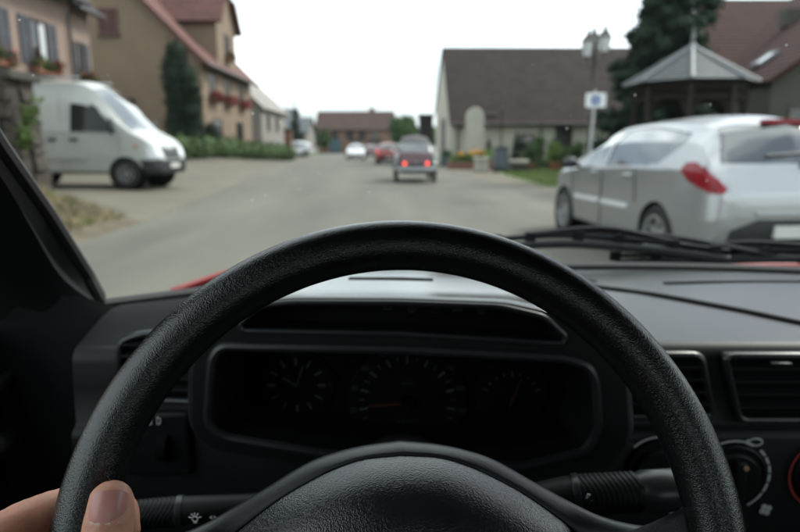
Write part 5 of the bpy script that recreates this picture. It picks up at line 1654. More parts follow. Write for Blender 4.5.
MB().grid([[(x, y, z) for y, z in dash_profile(x)[:NT]] for x in XS if x < -0.19]).build('dashboard_side', mat('side plastic darkened for shade', (0.0062, 0.0068, 0.0073), 0.65, 0.12, 40, 0.2, 900, bdist=0.0004, spec=0.06), dash, smooth=50)  # left top in a darker, duller copy, its shade put into the material
MB().grid([[(x, y, z) for y, z in dash_profile(x)[NT - 1:]] for x in XS]).build('dashboard_face', DASHFACE_SHADE, dash, smooth=50)
# end cap of the dashboard
mb = MB(); mb.add([(-0.3722, y, z) for y, z in dash_profile(-0.372)], [tuple(range(len(dash_profile(0))))]); mb.build('dashboard_end', DASHDARK, dash)

def top_z(x, y):
    pr = dash_profile(x)
    for (y0, z0), (y1, z1) in zip(pr[1:-1], pr[2:]):
        if y1 <= y <= y0 and z0 > 0.95:
            return z0 + (z1 - z0) * ((y - y0) / (y1 - y0) if y1 != y0 else 0)
    return 0.985
# raised edge of the tray lid running diagonally across the top
pth = catmull([(0.275, 0.875), (0.33, 0.85), (0.40, 0.805), (0.46, 0.755), (0.505, 0.715), (0.55, 0.69), (0.72, 0.685), (1.0, 0.685)], 8) if False else [Vector((p.x, p.y, 0)) for p in catmull([(0.275, 0.890, 0), (0.35, 0.845, 0), (0.43, 0.785, 0), (0.49, 0.735, 0), (0.53, 0.708, 0), (0.60, 0.694, 0), (0.80, 0.690, 0), (1.05, 0.690, 0)], 8)]
MB().tube([(p.x, p.y, top_z(p.x, p.y) + 0.0012) for p in pth], 0.0032, 8).build('lid_edge', DASHPL, dash)
MB().tube([(p.x - 0.003, p.y - 0.0055, top_z(p.x, p.y) + 0.0002) for p in pth], 0.0022, 6).build('lid_gap', SHADOWBL, dash)
# demister slots: flat black strips laid on for the shade in the openings
for x0, x1, y, r in ((0.40, 0.80, 0.905, 0.0062), (0.245, 0.302, 0.915, 0.005)):
    n = 14
    mb = MB()
    rowsA = []
    for i in range(n + 1):
        x = x0 + (x1 - x0) * i / n
        yy = y + 0.015 * math.sin(math.pi * i / n)
        rowsA.append([(x, yy - r, top_z(x, yy) + 0.0012), (x, yy + r, top_z(x, yy) + 0.0012)])
    mb.grid(rowsA)
    mb.build('demister_slot_shade', SHADOWBL, dash)

# --- air vents
def vent(poly, y, nslat, name='air_vent', tilt=0.006, corner=3):
    v = empty_part(name, car)
    loop = []
    n = len(poly)
    for i in range(n):          # rounded corners
        p0, p1, p2 = Vector(poly[i - 1]), Vector(poly[i]), Vector(poly[(i + 1) % n])
        r = 0.010
        a = p1 + (p0 - p1).normalized() * r; b = p1 + (p2 - p1).normalized() * r
        for k in range(corner + 1):
            t = k / corner
            loop.append((a * (1 - t) ** 2 + p1 * 2 * t * (1 - t) + b * t * t))
    MB().tube([(p.x, y - 0.004, p.y) for p in loop], 0.0042, 8, closed=True).build('bezel', DASHPL, v)
    c = sum((p for p in loop), Vector((0, 0))) / len(loop)
    MB().grid([[(p.x, y - 0.004, p.y) for p in loop], [(p.x, y + 0.012, p.y) for p in loop]], closed=True).build('duct', DASHDARK, v)
    MB().prism([(p.x, p.y) for p in loop], y + 0.002, y + 0.004, 'y').build('cavity', SHADOWBL, v)
    z0, z1 = min(p.y for p in loop), max(p.y for p in loop)
    for k in range(1, nslat + 1):
        z = z0 + (z1 - z0) * k / (nslat + 1)
        xs = []
        for i in range(len(loop)):
            a, b = loop[i], loop[(i + 1) % len(loop)]
            if (a.y - z) * (b.y - z) < 0:
                xs.append(a.x + (b.x - a.x) * (z - a.y) / (b.y - a.y))
        if len(xs) < 2: continue
        xa, xb = min(xs), max(xs)
        mb = MB()
        pr = [(-0.006, 0.0016), (-0.0035, 0.0026), (0.006, 0.0046), (0.006, 0.0022), (-0.0035, -0.0008), (-0.006, 0.0)]
        mb.prism([(y - 0.002 + a, z + b) for a, b in pr], xa + 0.001, xb - 0.001, 'x')
        mb.build('slat', DASHPL, v, smooth=30)
    # rounded slat ends
    return v
vent([(-0.316, 0.925), (-0.306, 0.992), (-0.276, 1.002), (-0.214, 0.984), (-0.219, 0.921)], 0.645, 5)
vent([(0.246, 0.974), (0.334, 0.974), (0.353, 0.901), (0.250, 0.901)], 0.650, 4)
vent([(0.360, 0.973), (0.600, 0.973), (0.585, 0.897), (0.384, 0.897)], 0.650, 4)
mb = MB(); mb.box((0.418, 0.640, 0.9665), (0.022, 0.01, 0.004)); mb.build('vent_thumbwheel', DASHPL, car, bevel=0.001)

# --- instrument binnacle
YF = 0.56
clus = empty_part('instrument_cluster', car)
outline = [(-0.204, 0.925), (-0.2, 0.99), (-0.190, 1.020), (-0.168, 1.040), (-0.138, 1.056), (-0.105, 1.0605), (0.0, 1.060), (0.098, 1.0565), (0.146, 1.046), (0.172, 1.026), (0.203, 1.014), (0.216, 0.998), (0.226, 0.918), (0.208, 0.884), (0.125, 0.871), (-0.065, 0.884), (-0.186, 0.905)]
strip = [(-0.150, 1.0285), (-0.152, 1.036), (-0.131, 1.0535), (-0.105, 1.0565), (0.0, 1.056), (0.095, 1.0525), (0.137, 1.0425), (0.158, 1.0235), (0.156, 1.0155), (0.0, 1.0255)]
opening = [(-0.180, 1.002), (-0.171, 1.0135), (0.0, 1.0105), (0.160, 1.0015), (0.182, 0.993), (0.189, 0.978), (0.195, 0.930), (0.186, 0.906), (0.120, 0.888), (-0.065, 0.901), (-0.173, 0.920), (-0.189, 0.934)]
def rounded(poly, r=0.007, k=4):
    out = []
    n = len(poly)
    for i in range(n):
        p0, p1, p2 = Vector(poly[i - 1]), Vector(poly[i]), Vector(poly[(i + 1) % n])
        rr = min(r, (p0 - p1).length * .45, (p2 - p1).length * .45)
        a = p1 + (p0 - p1).normalized() * rr; b = p1 + (p2 - p1).normalized() * rr
        for j in range(k + 1):
            t = j / k
            q = a * (1 - t) ** 2 + p1 * 2 * t * (1 - t) + b * t * t
            out.append((q.x, q.y))
    return out
outline, strip, opening = rounded(outline, 0.012), rounded(strip, 0.008), rounded(opening, 0.014)
bm = bmesh.new()
edges = []
for loop in (outline, strip, opening):
    vs = [bm.verts.new((x, YF, z)) for x, z in loop]
    edges += [bm.edges.new((vs[i], vs[(i + 1) % len(vs)])) for i in range(len(vs))]
bmesh.ops.triangle_fill(bm, use_beauty=True, edges=edges, normal=(0, -1, 0))
me = bpy.data.meshes.new('face_plate')
bmesh.ops.recalc_face_normals(bm, faces=bm.faces)
bm.to_mesh(me); bm.free()
me.materials.append(DASHDARK)
o = bpy.data.objects.new('face_plate', me); COL.objects.link(o); o.parent = clus
MB().tube([(x, YF - 0.002, z) for x, z in opening], 0.0048, 8, closed=True).build('surround', DASHPL, clus)
MB().tube([(x, YF - 0.001, z) for x, z in strip], 0.0030, 8, closed=True).build('strip_rim', DASHPL, clus)
# hood over the dials
def hood_ring(y, drop, grow):
    out = []
    for x, z in outline:
        w = smooth01((z - 0.93) / 0.12)
        out.append((x * (1 + grow * 0.15), y, z - drop * w + (grow * 0.003 * (1 if z > .97 else 0))))
    return out
rings = [[(x, YF, z) for x, z in outline], hood_ring(YF + 0.004, -0.001, 0.15), hood_ring(YF + 0.012, 0.001, 0.3), hood_ring(0.60, 0.0015, 0.5), hood_ring(0.66, 0.0025, 0.5), hood_ring(0.72, 0.005, 0.5), hood_ring(0.78, 0.014, 0.5), hood_ring(0.84, 0.030, 0.5), hood_ring(0.92, 0.072, 0.5)]
MB().grid(rings, closed=True).build('hood', HOODPL, clus, smooth=60)
# slot at the back of the hood, its shade drawn as a black strip
mb = MB()
n = 14
for sgn in (0,):
    rowsA = []
    for i in range(n + 1):
        x = -0.056 + 0.092 * i / n
        yy = 0.652
        z = 1.060 - 0.0024 - 0.035 * max(0, x) + 0.0022
        rowsA.append([(x, yy - 0.007, z), (x, yy + 0.007, z - 0.0003)])
    mb.grid(rowsA)
mb.build('hood_slot_shade', SHADOWBL, clus)
# recesses
def recess(loop, depth, shrink, name, m, mback):
    cx = sum(p[0] for p in loop) / len(loop); cz = sum(p[1] for p in loop) / len(loop)
    back = [(cx + (x - cx) * shrink, YF + depth, cz + (z - cz) * shrink) for x, z in loop]
    MB().grid([[(x, YF, z) for x, z in loop], back], closed=True).build(name + '_well', m, clus)
    MB().add(back, [tuple(range(len(back)))]).build(name + '_back', mback, clus)
    return YF + depth
yd = recess(opening, 0.075, 0.93, 'dial', DASHDARK, SHADOWBL)
ys = recess(strip, 0.035, 0.96, 'strip', SHADOWBL, SHADOWBL)
MB().add([(x * 0.975, YF + 0.03, 0.953 + (z - 0.953) * 0.975) for x, z in opening], [tuple(range(len(opening)))]).build('instrument_lens', LENSGLASS, clus)

DIAL = mat('dial face black', (0.003, 0.003, 0.0033), 0.9, 0.1, 20, spec=0.1)
def dial(cx, cz, r, name):
    M = Matrix.Translation((cx, yd - 0.004, cz)) @ Matrix.Rotation(R(90), 4, 'X')
    return MB(M).lathe([(r, -0.003), (r, 0.0), (r - 0.002, 0.001), (0.0, 0.001)], 40, cap=False).build(name, DIAL, clus)
RX = Matrix.Rotation(R(90), 4, 'X')
def at_dial(x, z, dy=0.006):
    return Matrix.Translation((x, yd - dy, z)) @ RX
# clock
cx, cz = -0.113, 0.945
d = dial(cx, cz, 0.041, 'clock')
mb = MB()
for k in range(12):
    a = 2 * math.pi * k / 12
    r0, r1 = (0.023, 0.032)
    wd = 0.0011 if k % 3 else 0.0016
    M = Matrix.Translation((cx, yd - 0.0058, cz)) @ Matrix.Rotation(a, 4, 'Y')
    mb.box((0, 0, (r0 + r1) / 2), (wd * 2, 0.0006, r1 - r0), M)
mb.build('tick_marks', PRINTDIM, clus)
for s_, dx, dz in (('12', 0, 0.037), ('3', 0.0365, 0), ('6', 0, -0.0365)):
    text_obj(s_, 0.0075, PRINTDIM, clus, at_dial(cx + dx, cz + dz), 'numeral')
mb = MB(); M = Matrix.Translation((cx, yd - 0.0075, cz))
mb.box((0, 0, 0.008), (0.002, 0.001, 0.018), M @ Matrix.Rotation(R(305), 4, 'Y')); mb.box((0, 0, 0.011), (0.0014, 0.001, 0.025), M @ Matrix.Rotation(R(20), 4, 'Y'))
mb.build('clock_hand', PRINTDIM, clus)
# speedometer
cx, cz = 0.008, 0.926
d = dial(cx, cz, 0.066, 'speedometer')
mb = MB()
def sp_ang(v): return R(-112 + 224 * (v - 10) / 180)
for v in range(10, 191, 10):
    a = sp_ang(v)
    big = v % 20 == 0
    r0, r1 = (0.044, 0.053) if big else (0.047, 0.053)
    M = Matrix.Translation((cx, yd - 0.0058, cz)) @ Matrix.Rotation(a, 4, 'Y')
    mb.box((0, 0, (r0 + r1) / 2), (0.0028 if big else 0.0016, 0.0006, r1 - r0), M)
mb.build('tick_marks', PRINTDIM, clus)
for v in range(20, 181, 20):
    a = sp_ang(v)
    text_obj(str(v), 0.0078, PRINTDIM, clus, at_dial(cx + 0.060 * math.sin(a), cz + 0.060 * math.cos(a)), 'numeral')
text_obj('km/h', 0.006, PRINTDIM, clus, at_dial(cx, cz + 0.022), 'numeral')
M = Matrix.Translation((cx, yd - 0.010, cz)) @ Matrix.Rotation(sp_ang(24), 4, 'Y')
MB().prism([(-0.0014, -0.008), (0.0014, -0.008), (0.0007, 0.043), (-0.0007, 0.043)], -0.0006, 0.0006, 'y', M).build('needle', NEEDLE, clus)
MB(Matrix.Translation((cx, yd - 0.009, cz)) @ RX).lathe([(0.008, -0.004), (0.0075, 0.003), (0.0, 0.0035)], 20, cap=False).build('needle_hub', DIAL, clus)
mb = MB()
mb.box((cx, yd - 0.0062, cz - 0.022), (0.036, 0.001, 0.0085)); mb.build('odometer_window', SHADOWBL, clus)
text_obj('0 6 4 2 7', 0.006, PRINTDIM, clus, at_dial(cx, cz - 0.022, 0.0075), 'numeral')
# fuel and temperature gauge
cx, cz = 0.122, 0.938
d = dial(cx, cz, 0.040, 'fuel_gauge')
mb = MB()
for k in range(9):
    a = R(-64 + 16 * k)
    M = Matrix.Translation((cx, yd - 0.0058, cz - 0.012)) @ Matrix.Rotation(a, 4, 'Y')
    mb.box((0, 0, 0.032), (0.0018, 0.0006, 0.007 if k % 4 == 0 else 0.004), M)
mb.build('tick_marks', PRINTDIM, clus)
M = Matrix.Translation((cx, yd - 0.008, cz - 0.012)) @ Matrix.Rotation(R(20), 4, 'Y')
MB().prism([(-0.001, -0.005), (0.001, -0.005), (0.0006, 0.029), (-0.0006, 0.029)], -0.0005, 0.0005, 'y', M).build('needle', NEEDLE, clus)
# unlit warning symbols in the upper strip
for k, x in enumerate((-0.012, 0.012, 0.036, 0.058, 0.082)):
    mb = MB(); z = 1.0405 - 0.02 * max(0, x) * 1.0
    yy = ys - 0.0015
    if k % 3 == 0:
        mb.box((x, yy, z), (0.010, 0.0006, 0.0012)); mb.box((x - 0.003, yy, z + .002), (0.0012, 0.0006, 0.004)); mb.box((x + 0.003, yy, z + .002), (0.0012, 0.0006, 0.004))
    elif k % 3 == 1:
        mb.tube([(x + 0.004 * math.cos(a * .6283), yy, z + 0.003 * math.sin(a * .6283)) for a in range(10)], 0.0005, 4, closed=True)
        mb.box((x, yy, z), (0.001, 0.0006, 0.004))
    else:
        mb.tube([(x - .005, yy, z - .002), (x - .002, yy, z + .0025), (x + .003, yy, z + .0025), (x + .005, yy, z - .002)], 0.0005, 4, closed=True)
    mb.build('warning_symbol', PRINTDIM, clus, smooth=0)

# --- heater controls
def arc(mb, cx, cy, cz, r, a0, a1, w, seg):
    """flat ring segment facing the driver, angles clockwise from straight up"""
    A0, A1 = R(a0), R(a1)
    vs, fs = [], []
    for i in range(seg + 1):
        a = A0 + (A1 - A0) * i / seg
        for rr in (r - w / 2, r + w / 2):
            vs.append((cx + rr * math.sin(a), cy, cz + rr * math.cos(a)))
    for i in range(seg):
        fs.append((2 * i, 2 * i + 1, 2 * i + 3, 2 * i + 2))
    mb.add(vs, fs)
YP = 0.6385
def knob(cx, cz, scale, m, pointer):
    k = empty_part('heater_knob', car)
    M = Matrix.Translation((cx, YP, cz)) @ RX
    MB(M).lathe([(0.038, -0.004), (0.038, 0.003), (0.036, 0.005), (0.034, 0.003), (0.030, 0.003), (0.029, 0.008), (0.027, 0.010), (0.0, 0.010)], 40, cap=False).build('dial_ring', DASHDARK, k)
    mb = MB(Matrix.Translation((cx, YP - 0.010, cz)) @ Matrix.Rotation(R(pointer), 4, 'Y'))
    mb.box((0, -0.005, 0), (0.011, 0.012, 0.05)); mb.build('grip', DASHDARK, k, bevel=0.003)
    for a0, a1, w in scale:
        mb = MB()
        arc(mb, cx, YP - 0.0012, cz, 0.0425, a0, a1, w, max(3, int(abs(a1 - a0) / 6)))
        mb.build('scale_mark', m, k, smooth=0)
    return k
k = knob(0.378, 0.833, [(-40, 30, 0.0024), (43, 55, 0.003), (58, 70, 0.003), (73, 85, 0.003), (88, 100, 0.003), (103, 118, 0.003), (121, 150, 0.0022)], PRINT, 0)
MB(Matrix.Translation((0.380, YP - 0.0225, 0.854)) @ RX).lathe([(0.0028, 0), (0.0028, 0.0012), (0.0012, 0.0014), (0.0012, 0.0004), (0, 0.0004)], 16, cap=False).build('pointer_dot', BRASS, k)
# little car and fan symbols
mb = MB()
mb.tube([(0.400 + 0.008 * math.cos(a * .5236), YP - 0.001, 0.874 + 0.0042 * math.sin(a * .5236)) for a in range(12)], 0.0011, 5, closed=True)
mb.tube([(0.392, YP - .001, 0.871), (0.388, YP - .001, 0.8735), (0.393, YP - .001, 0.877)], 0.001, 5)
mb.build('symbol', PRINT, k, smooth=0)
mb = MB()
for q in range(4):
    mb.ball((0.421 + 0.0042 * math.cos(q * 1.571 + .5), YP - 0.001, 0.790 + 0.0042 * math.sin(q * 1.571 + .5)), (0.0036, 0.0006, 0.0036), 8, 4)
mb.build('symbol', PRINT, k, smooth=0)
k = knob(0.294, 0.838, [(-45, 8, 0.0024), (10, 14, 0.004), (150, 208, 0.0022)], PRINT, 60)
mb = MB()
mb.add([(0.249, YP - .001, 0.873), (0.264, YP - .001, 0.873), (0.262, YP - .001, 0.866), (0.2565, YP - .001, 0.863), (0.251, YP - .001, 0.866)], [(0, 1, 2, 3, 4)])
mb.build('symbol', PRINTDIM, k, smooth=0)
mb = MB()
for q in range(3):
    mb.tube([(0.2525 + .004 * q, YP - .0018, 0.865), (0.2535 + .004 * q, YP - .0018, 0.868), (0.2522 + .004 * q, YP - .0018, 0.871)], 0.0006, 4)
mb.build('symbol_lines', SHADOWBL, k, smooth=0)
mb = MB()
for q in range(4):
    mb.box((0.313 + 0.0065 * (q % 2), YP - 0.001, 0.788 + 0.0065 * (q // 2)), (0.005, 0.0008, 0.005), Matrix.Translation((0, 0, 0)))
mb.build('symbol', PRINT, k, smooth=0)
knob(0.486, 0.834, [(-150, -20, 0.0024)], PRINTRED, -40)

# --- beam height dial left of the column
k = empty_part('beam_height_dial', car)
mb = MB(); mb.box((-0.272, YP - 0.002, 0.874), (0.075, 0.012, 0.075)); mb.build('panel', DASHDARK, k, bevel=0.004)
mb = MB(); mb.lathe([(0.016, -0.005), (0.016, 0.005)], 24, Matrix.Translation((-0.262, YP - 0.008, 0.872)) @ Matrix.Rotation(R(90), 4, 'Y')); mb.build('thumbwheel', SHADOWBL, k)
mb = MB()
x, z, yy = -0.270, 0.9035, YP - 0.0095
mb.tube([(x + 0.002 + 0.0042 * math.cos(R(a)) , yy, z + 0.0042 * math.sin(R(a))) for a in range(-90, 91, 30)], 0.0008, 4, closed=True)
for q in range(3):
    mb.tube([(x - .0035, yy, z + .003 - .003 * q), (x - .0085, yy, z + .0015 - .003 * q)], 0.0007, 4)
mb.build('headlamp_symbol', PRINT, k, smooth=0)
text_obj('0', 0.006, PRINTDIM, k, Matrix.Translation((-0.282, YP - 0.0095, 0.889)) @ RX, 'numeral')
text_obj('1', 0.006, PRINTDIM, k, Matrix.Translation((-0.286, YP - 0.0095, 0.870)) @ RX, 'numeral')

# --- steering column and stalks
col = MB().tube([(0.003, 0.345, 0.955), (0.003, 0.42, 0.915), (0.003, 0.52, 0.875), (0.003, 0.64, 0.82)], [0.045, 0.055, 0.06, 0.06], 20).build('column_shroud', DASHDARK, car)
def stalk(p0, p1, r, ridge0, ridge1, tip):
    s = empty_part('stalk', car)
    p0, p1 = Vector(p0), Vector(p1)
    L = (p1 - p0).length
    q = (p1 - p0).normalized().to_track_quat('Z', 'Y').to_matrix().to_4x4()
    M = Matrix.Translation(p0) @ q
    MB(M).lathe([(r * .62, 0), (r * .72, L * ridge0 * .6), (r * .92, L * ridge0 - .012), (r * .95, L * ridge0 - .004)], 28).build('lever', DASHDARK, s)
    MB(M).lathe([(r * 1.03, L * ridge0 - 0.004), (r * 1.05, L * ridge0 - 0.003), (r * 1.05, L * ridge0 + 0.001), (r * .96, L * ridge0 + 0.002)], 28).build('collar', DASHPL, s)
    prof = []
    n = 12
    for i in range(n):
        z = L * (ridge0 + (ridge1 - ridge0) * (i / n)) + 0.002
        dz = L * (ridge1 - ridge0) / n
        prof += [(r * 1.0, z), (r * 1.0, z + dz * .5), (r * .945, z + dz * .62), (r * .945, z + dz * .9)]
    # wavy grip ridges: rings pushed along the stalk round its circumference
    vs, fs = [], []
    N = 28
    for (rr, h) in prof:
        for k in range(N):
            a = 2 * math.pi * k / N
            vs.append((rr * math.cos(a), rr * math.sin(a), h + 0.004 * math.cos(2 * a + 0.6)))
    for i in range(len(prof) - 1):
        for k in range(N):
            fs.append((i * N + k, i * N + (k + 1) % N, (i + 1) * N + (k + 1) % N, (i + 1) * N + k))
    MB(M).add(vs, fs).build('grip', DASHDARK, s, smooth=25)
    MB(M).lathe([(r * .94, L * ridge0 + .001), (r * .94, L * ridge1), (r * 1.02, L * ridge1 + .003), (r * 1.02, L * tip - r * .35), (r * .93, L * tip - r * .12), (r * .7, L * tip), (0, L * tip)], 28, cap=False).build('end_cap', DASHPL, s)
    return s
sR = stalk((0.07, 0.478, 0.902), (0.228, 0.452, 0.9275), 0.0165, 0.50, 0.80, 1.0)
sL = stalk((-0.05, 0.475, 0.908), (-0.245, 0.448, 0.904), 0.0120, 0.68, 0.90, 1.0)
def stalk_icon(parent, x, y, z, kind, s=0.004, m=None):
    mb = MB()
    if kind == 'lamp':
        mb.tube([(x + s * .55 * math.cos(a * .6283), y, z + s * .55 * math.sin(a * .6283)) for a in range(10)], s * .13, 4, closed=True)
        mb.box((x, y, z - s * .75), (s * .7, .0004, s * .25))
        for a in (20, 60, 90, 120, 160):
            c, d = math.cos(R(a)), math.sin(R(a))
            mb.tube([(x + s * .8 * c, y, z + s * .8 * d), (x + s * 1.25 * c, y, z + s * 1.25 * d)], s * .11, 4)
    elif kind == 'arrows':
        mb.add([(x - s, y, z), (x - s * .2, y, z + s * .6), (x - s * .2, y, z - s * .6)], [(0, 1, 2)])
        mb.add([(x + s, y, z), (x + s * .2, y, z + s * .6), (x + s * .2, y, z - s * .6)], [(0, 2, 1)])
    elif kind == 'horn':
        mb.add([(x - s, y, z + s * .2), (x, y, z + s * .25), (x + s, y, z + s * .7), (x + s, y, z - s * .6), (x, y, z - s * .15), (x - s, y, z - s * .15)], [(0, 1, 2, 3, 4, 5)])
    else:
        mb.tube([(x - s * .6, y, z + s * .2), (x - s * .1, y, z + s * .5), (x + s * .2, y, z + s * 1.2), (x - s * .4, y, z + s * 1.4)], s * .12, 4, closed=True)
        mb.tube([(x, y, z - s * 1.2), (x + s, y, z - s), (x + s * 1.1, y, z - s * .3), (x + s * .1, y, z - s * .5)], s * .12, 4, closed=True)
    mb.build('symbol', m or PRINT, parent, smooth=0)
for x, kd in ((-0.166, 'lamp'), (-0.152, 'arrows'), (-0.143, 'horn'), (-0.133, 'horn')):
    stalk_icon(sL, x, 0.4465 + 0.0085 * smooth01((x + .17) / .06) * 1.1, 0.9045, kd, 0.0042 if kd == 'lamp' else 0.0032)
stalk_icon(sR, 0.1525, 0.4485, 0.921, 'wash', 0.0034)

# --- steering wheel
WC = Vector((0.0028, 0.3015, 0.9781))
BE, AL = 0.0473, 0.4261
e1 = Vector((math.cos(BE), math.sin(BE), 0))
n0 = Vector((-math.sin(BE), math.cos(BE), 0))
e2 = Vector((0, 0, 1)) * math.cos(AL) + n0 * math.sin(AL)
e3 = e1.cross(e2)
WM = Matrix((e1, e2, e3)).transposed().to_4x4()
WM.translation = WC
wheel = bpy.data.objects.new('steering_wheel', None)
COL.objects.link(wheel)
wheel.parent = car
wheel.empty_display_size = 0.1
wheel.matrix_local = WM
RR, RT = 0.178, 0.0153
mb = MB()
rows = []
NR = 200
for i in range(NR):
    a = 2 * math.pi * i / NR
    row = []
    for k in range(28):
        b = 2 * math.pi * k / 28
        rt = RT * (1 + 0.012 * math.sin(b * 2 + 0.5))
        # finger grips on the back of the rim
        rt *= 1 - (0.05 * max(0, -math.sin(b)) ** 2) * (0.5 + 0.5 * math.cos(a * 46))
        rr = RR + rt * math.cos(b)
        row.append((rr * math.cos(a), rr * math.sin(a), rt * math.sin(b)))
    rows.append(row)
rows.append(rows[0])
mb.grid(rows, closed=True)
mb.build('rim', RIMLEATHER, wheel, smooth=80)
outer = [(0, .0592), (.0235, .0567), (.0417, .0528), (.0598, .0466), (.0834, .0333), (.1068, .0202), (.1243, .0119), (.1423, .0086), (.1547, .0102), (.1627, .0156), (.174, .022), (.174, -.047), (.160, -.042), (.135, -.040), (.10, -.052), (.06, -.07), (0, -.08)]
pad = [(0, .0512), (.0215, .0496), (.037, .0455), (.0515, .0395), (.0725, .0283), (.0895, .0165), (.0985, .0095), (.103, .004), (.105, 0), (.106, -.003), (.107, -.008), (.107, -.022), (.105, -.03), (.10, -.037), (.08, -.05), (.045, -.063), (0, -.07)]
def sym(l):
    c = [Vector((a, b, 0)) for a, b in l]
    r = catmull(c, 5)
    return r + [Vector((-p.x, p.y, 0)) for p in reversed(r[1:-1])]
O_, P_ = sym(outer), sym(pad)
def zoff(p):
    return 0.030 * smooth01((abs(p.x) - 0.10) / 0.065)
rows = []
for t, zz in ((1.0, -0.060), (1.0, -0.047), (1.0, -0.040), (0.985, -0.0366), (0.93, -0.0338), (0.80, -0.0312), (0.60, -0.0286), (0.35, -0.0262), (0.12, -0.0247), (0.05, -0.0249), (0.03, -0.0285)):
    row = []
    for o_, p_ in zip(O_, P_):
        q = p_.lerp(o_, t)
        if zz == -0.060: q = Vector((q.x * (0.97 + 0.03 * smooth01((abs(q.x) - 0.11) / 0.05)), q.y * 0.97, 0))
        bk = smooth01((abs(q.x) - 0.10) / 0.045)
        z_ = zz * (1 - bk) + max(zz, -0.0395 + 0.1 * (zz + 0.039)) * bk
        row.append((q.x, q.y, z_ + zoff(q) * (1 if t > .2 else t * 5)))
    rows.append(row)
MB().grid(rows, closed=True).build('hub', HUBPL, wheel, smooth=70)
rows = []
for k in (1.012, 1.006, 0.997, 0.985, 0.965, 0.94, 0.91, 0.87, 0.82, 0.76, 0.69, 0.6, 0.5, 0.38, 0.25, 0.12, 0.001):
    zz = -0.0285 if k > 1.01 else (-0.0262 if k > 1.0 else 0.010 - 0.034 * k ** 3.6)
    rows.append([(p.x * k, -0.008 + (p.y + 0.008) * k, zz) for p in P_])
MB().grid(rows, closed=True).build('airbag_cover', PADLEATHER, wheel, smooth=70)

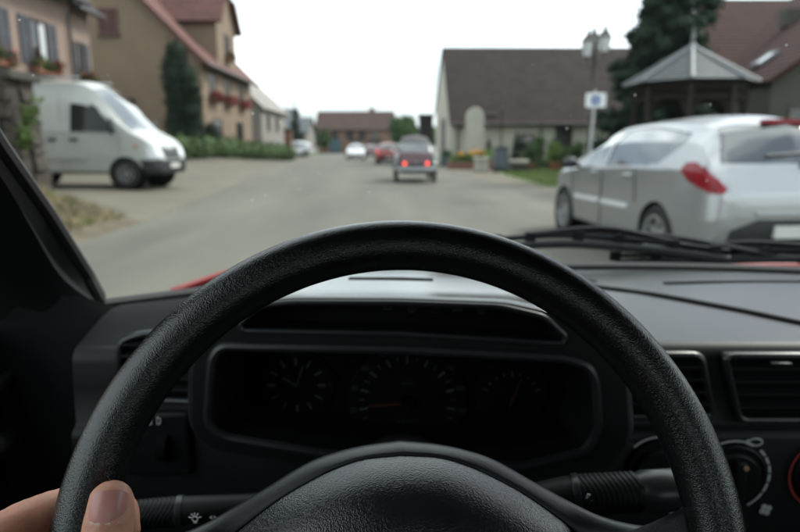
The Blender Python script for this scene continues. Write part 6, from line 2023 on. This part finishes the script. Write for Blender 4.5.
# ------------------------------------------------------------------ the driver's left hand on the rim
def hand_mesh():
    chains = []
    # joints in the frame of the steering wheel, metres, with a radius each
    th = [((-.197, -.078, .050), .0165), ((-.176, -.040, .038), .0160), ((-.160, -.014, .0300), .0142), ((-.1535, .008, .0270), .0127), ((-.1522, .022, .0265), .0123), ((-.1520, .0350, .0258), .0113)]
    chains.append(th)
    base = [((-.232, .004, .020), .0125), ((-.208, .0235, -.008), .0108), ((-.184, .030, -.0275), .0100), ((-.166, .026, -.0275), .0092), ((-.1605, .012, -.027), .0080)]
    for k, (ln, rad) in enumerate(((1.0, 1.0), (1.06, 1.03), (1.02, .98), (.88, .86))):
        dy = -.0225 * k
        dx = (-.002, -.006, -.006, -.002)[k]
        ch = []
        for j, (p, r) in enumerate(base):
            ch.append(((p[0] + dx, p[1] + dy - 0.002 * k, p[2] * (1 if j else 1)), r * rad))
        chains.append(ch)
    W = (-.240, -.105, .075)
    chains.append([(W, .025), ((-.225, -.06, .045), .021), ((-.232, .004, .020), .0125)])
    chains.append([(W, .025), ((-.234, -.065, .040), .020), ((-.238, -.021, .018), .013)])
    chains.append([(W, .025), ((-.238, -.075, .040), .019), ((-.238, -.045, .018), .0125)])
    chains.append([(W, .024), ((-.240, -.085, .045), .017), ((-.234, -.067, .020), .0115)])
    chains.append([(W, .024), ((-.215, -.09, .060), .020), ((-.197, -.078, .050), .0165)])
    chains.append([((-.232, .004, .020), .012), ((-.205, -.012, .022), .009), ((-.176, -.040, .038), .014)])     # web between thumb and finger
    chains.append([((-.225, -.02, .022), .011), ((-.200, -.03, .028), .011), ((-.176, -.040, .038), .015)])
    chains.append([(W, .0265), ((-.246, -.20, .125), .031), ((-.255, -.34, .20), .041)])
    hb = MB()
    for ch in chains:
        pts = catmull([Vector(p) for p, _ in ch], 8)
        rs = [v.x for v in catmull([Vector((r, 0, 0)) for _, r in ch], 8)]
        hb.tube(pts, rs, 24)
        for k in (0, -1):
            hb.ball(pts[k], rs[k], 24, 14)
    me = bpy.data.meshes.new('person')
    me.from_pydata([tuple(p) for p in hb.v], [], hb.f)
    o = bpy.data.objects.new('person', me)
    COL.objects.link(o)
    rm = o.modifiers.new('remesh', 'REMESH')
    rm.mode = 'VOXEL'
    rm.voxel_size = 0.0016
    sm = o.modifiers.new('smooth', 'SMOOTH')
    sm.factor = 0.6
    sm.iterations = 12
    dg = bpy.context.evaluated_depsgraph_get()
    me2 = bpy.data.meshes.new_from_object(o.evaluated_get(dg))
    bpy.data.objects.remove(o)
    norms = [v.normal.copy() for v in me2.vertices]
    newco = []
    for v, vn in zip(me2.vertices, norms):          # knuckle creases and skin folds
        c = v.co
        d = 0.0
        for yy, amp in ((0.0075, .0007), (0.0105, .0005), (0.0045, .0005)):
            if c.z > 0.03 and abs(c.x + .153) < .02:
                d += amp * math.exp(-((c.y - yy - 0.003 * noise.noise(Vector((c.x * 150, 0, yy * 90)))) / .0007) ** 2)
        n = 0.00035 * noise.noise(c * 130) + 0.0002 * noise.noise(c * 420)
        if c.z > 0.028 and abs(c.x + .1523) < .02 and c.y > .02:
            va = (c.y - .0268) / .0162
            ua = (math.atan2(c.x + .1524, c.z - .0262) - R(18)) / R(48)
            ee = max(abs(ua), abs(va - .5) * 2)
            if va < .85: n += 0.00075 * math.exp(-((ee - 1.13) / .09) ** 2)
        newco += list(c + vn * (n - d))
    me2.vertices.foreach_set('co', newco)
    me2.update()
    me2.materials.clear()
    me2.materials.append(SKIN)
    for p in me2.polygons: p.use_smooth = True
    o = bpy.data.objects.new('person', me2)
    COL.objects.link(o)
    return o
hand = hand_mesh()
hand.matrix_world = WM
tag(hand, "person's left hand gripping the steering wheel, thumb up on the rim", 'person')
# thumb nail
ax0, ax1, nr = Vector((-.1528, .0268, .0264)), Vector((-.1518, .0430, .0260)), 0.0123
rows, cut = [], []
for i in range(13):
    v = i / 12
    row = []
    for k in range(15):
        u = -1 + 2 * k / 14
        a = u * R(48) + R(18)
        edge = 1 - 0.16 * (abs(u) ** 3)
        vv = 0.5 + (v - 0.5) * (1 - (0.34 if v > .5 else 0.22) * abs(u) ** 2.4)
        p = ax0.lerp(ax1, vv * 0.98 - 0.02)
        rr = nr * (1.0 - 0.10 * max(0, v - .45) ** 1.4) + 0.0001 - 0.0007 * (abs(u) ** 4) - 0.0007 * (1 - v) ** 6
        row.append(p + Vector((math.sin(a) * rr, 0, math.cos(a) * rr)))
    rows.append(row)
nb = MB(); nb.grid(rows)
nl = nb.build('fingernail', NAIL, hand, smooth=80, solid=0.0)
pth = [rows[0][k] + Vector((0, -0.0002, -0.0003)) for k in range(15)]
MB().tube(pth, [0.0003 + 0.00045 * math.sin(math.pi * k / 14) + 0.00022 * ((k * 7) % 3) for k in range(15)], 6).build('cuticle', CUTICLE, hand)

# ------------------------------------------------------------------ air
hm = bpy.data.materials.new('pale haze')
hm.use_nodes = True
hn = hm.node_tree.nodes
hn.clear()
ho = hn.new("ShaderNodeOutputMaterial")
hv = hn.new("ShaderNodeVolumePrincipled")
hv.inputs['Color'].default_value = (0.80, 0.88, 0.95, 1)
hv.inputs['Density'].default_value = 0.00022
hv.inputs['Anisotropy'].default_value = 0.2
hm.node_tree.links.new(hv.outputs[0], ho.inputs['Volume'])
USE_HAZE = True
if USE_HAZE:
    mb = MB(); mb.box((0, 1600, 89.0), (7100, 4000, 180.0))
    hz_ob = mb.build('haze', hm, None, smooth=0)
    tag(hz_ob, 'pale summer haze over the valley', kind='stuff')
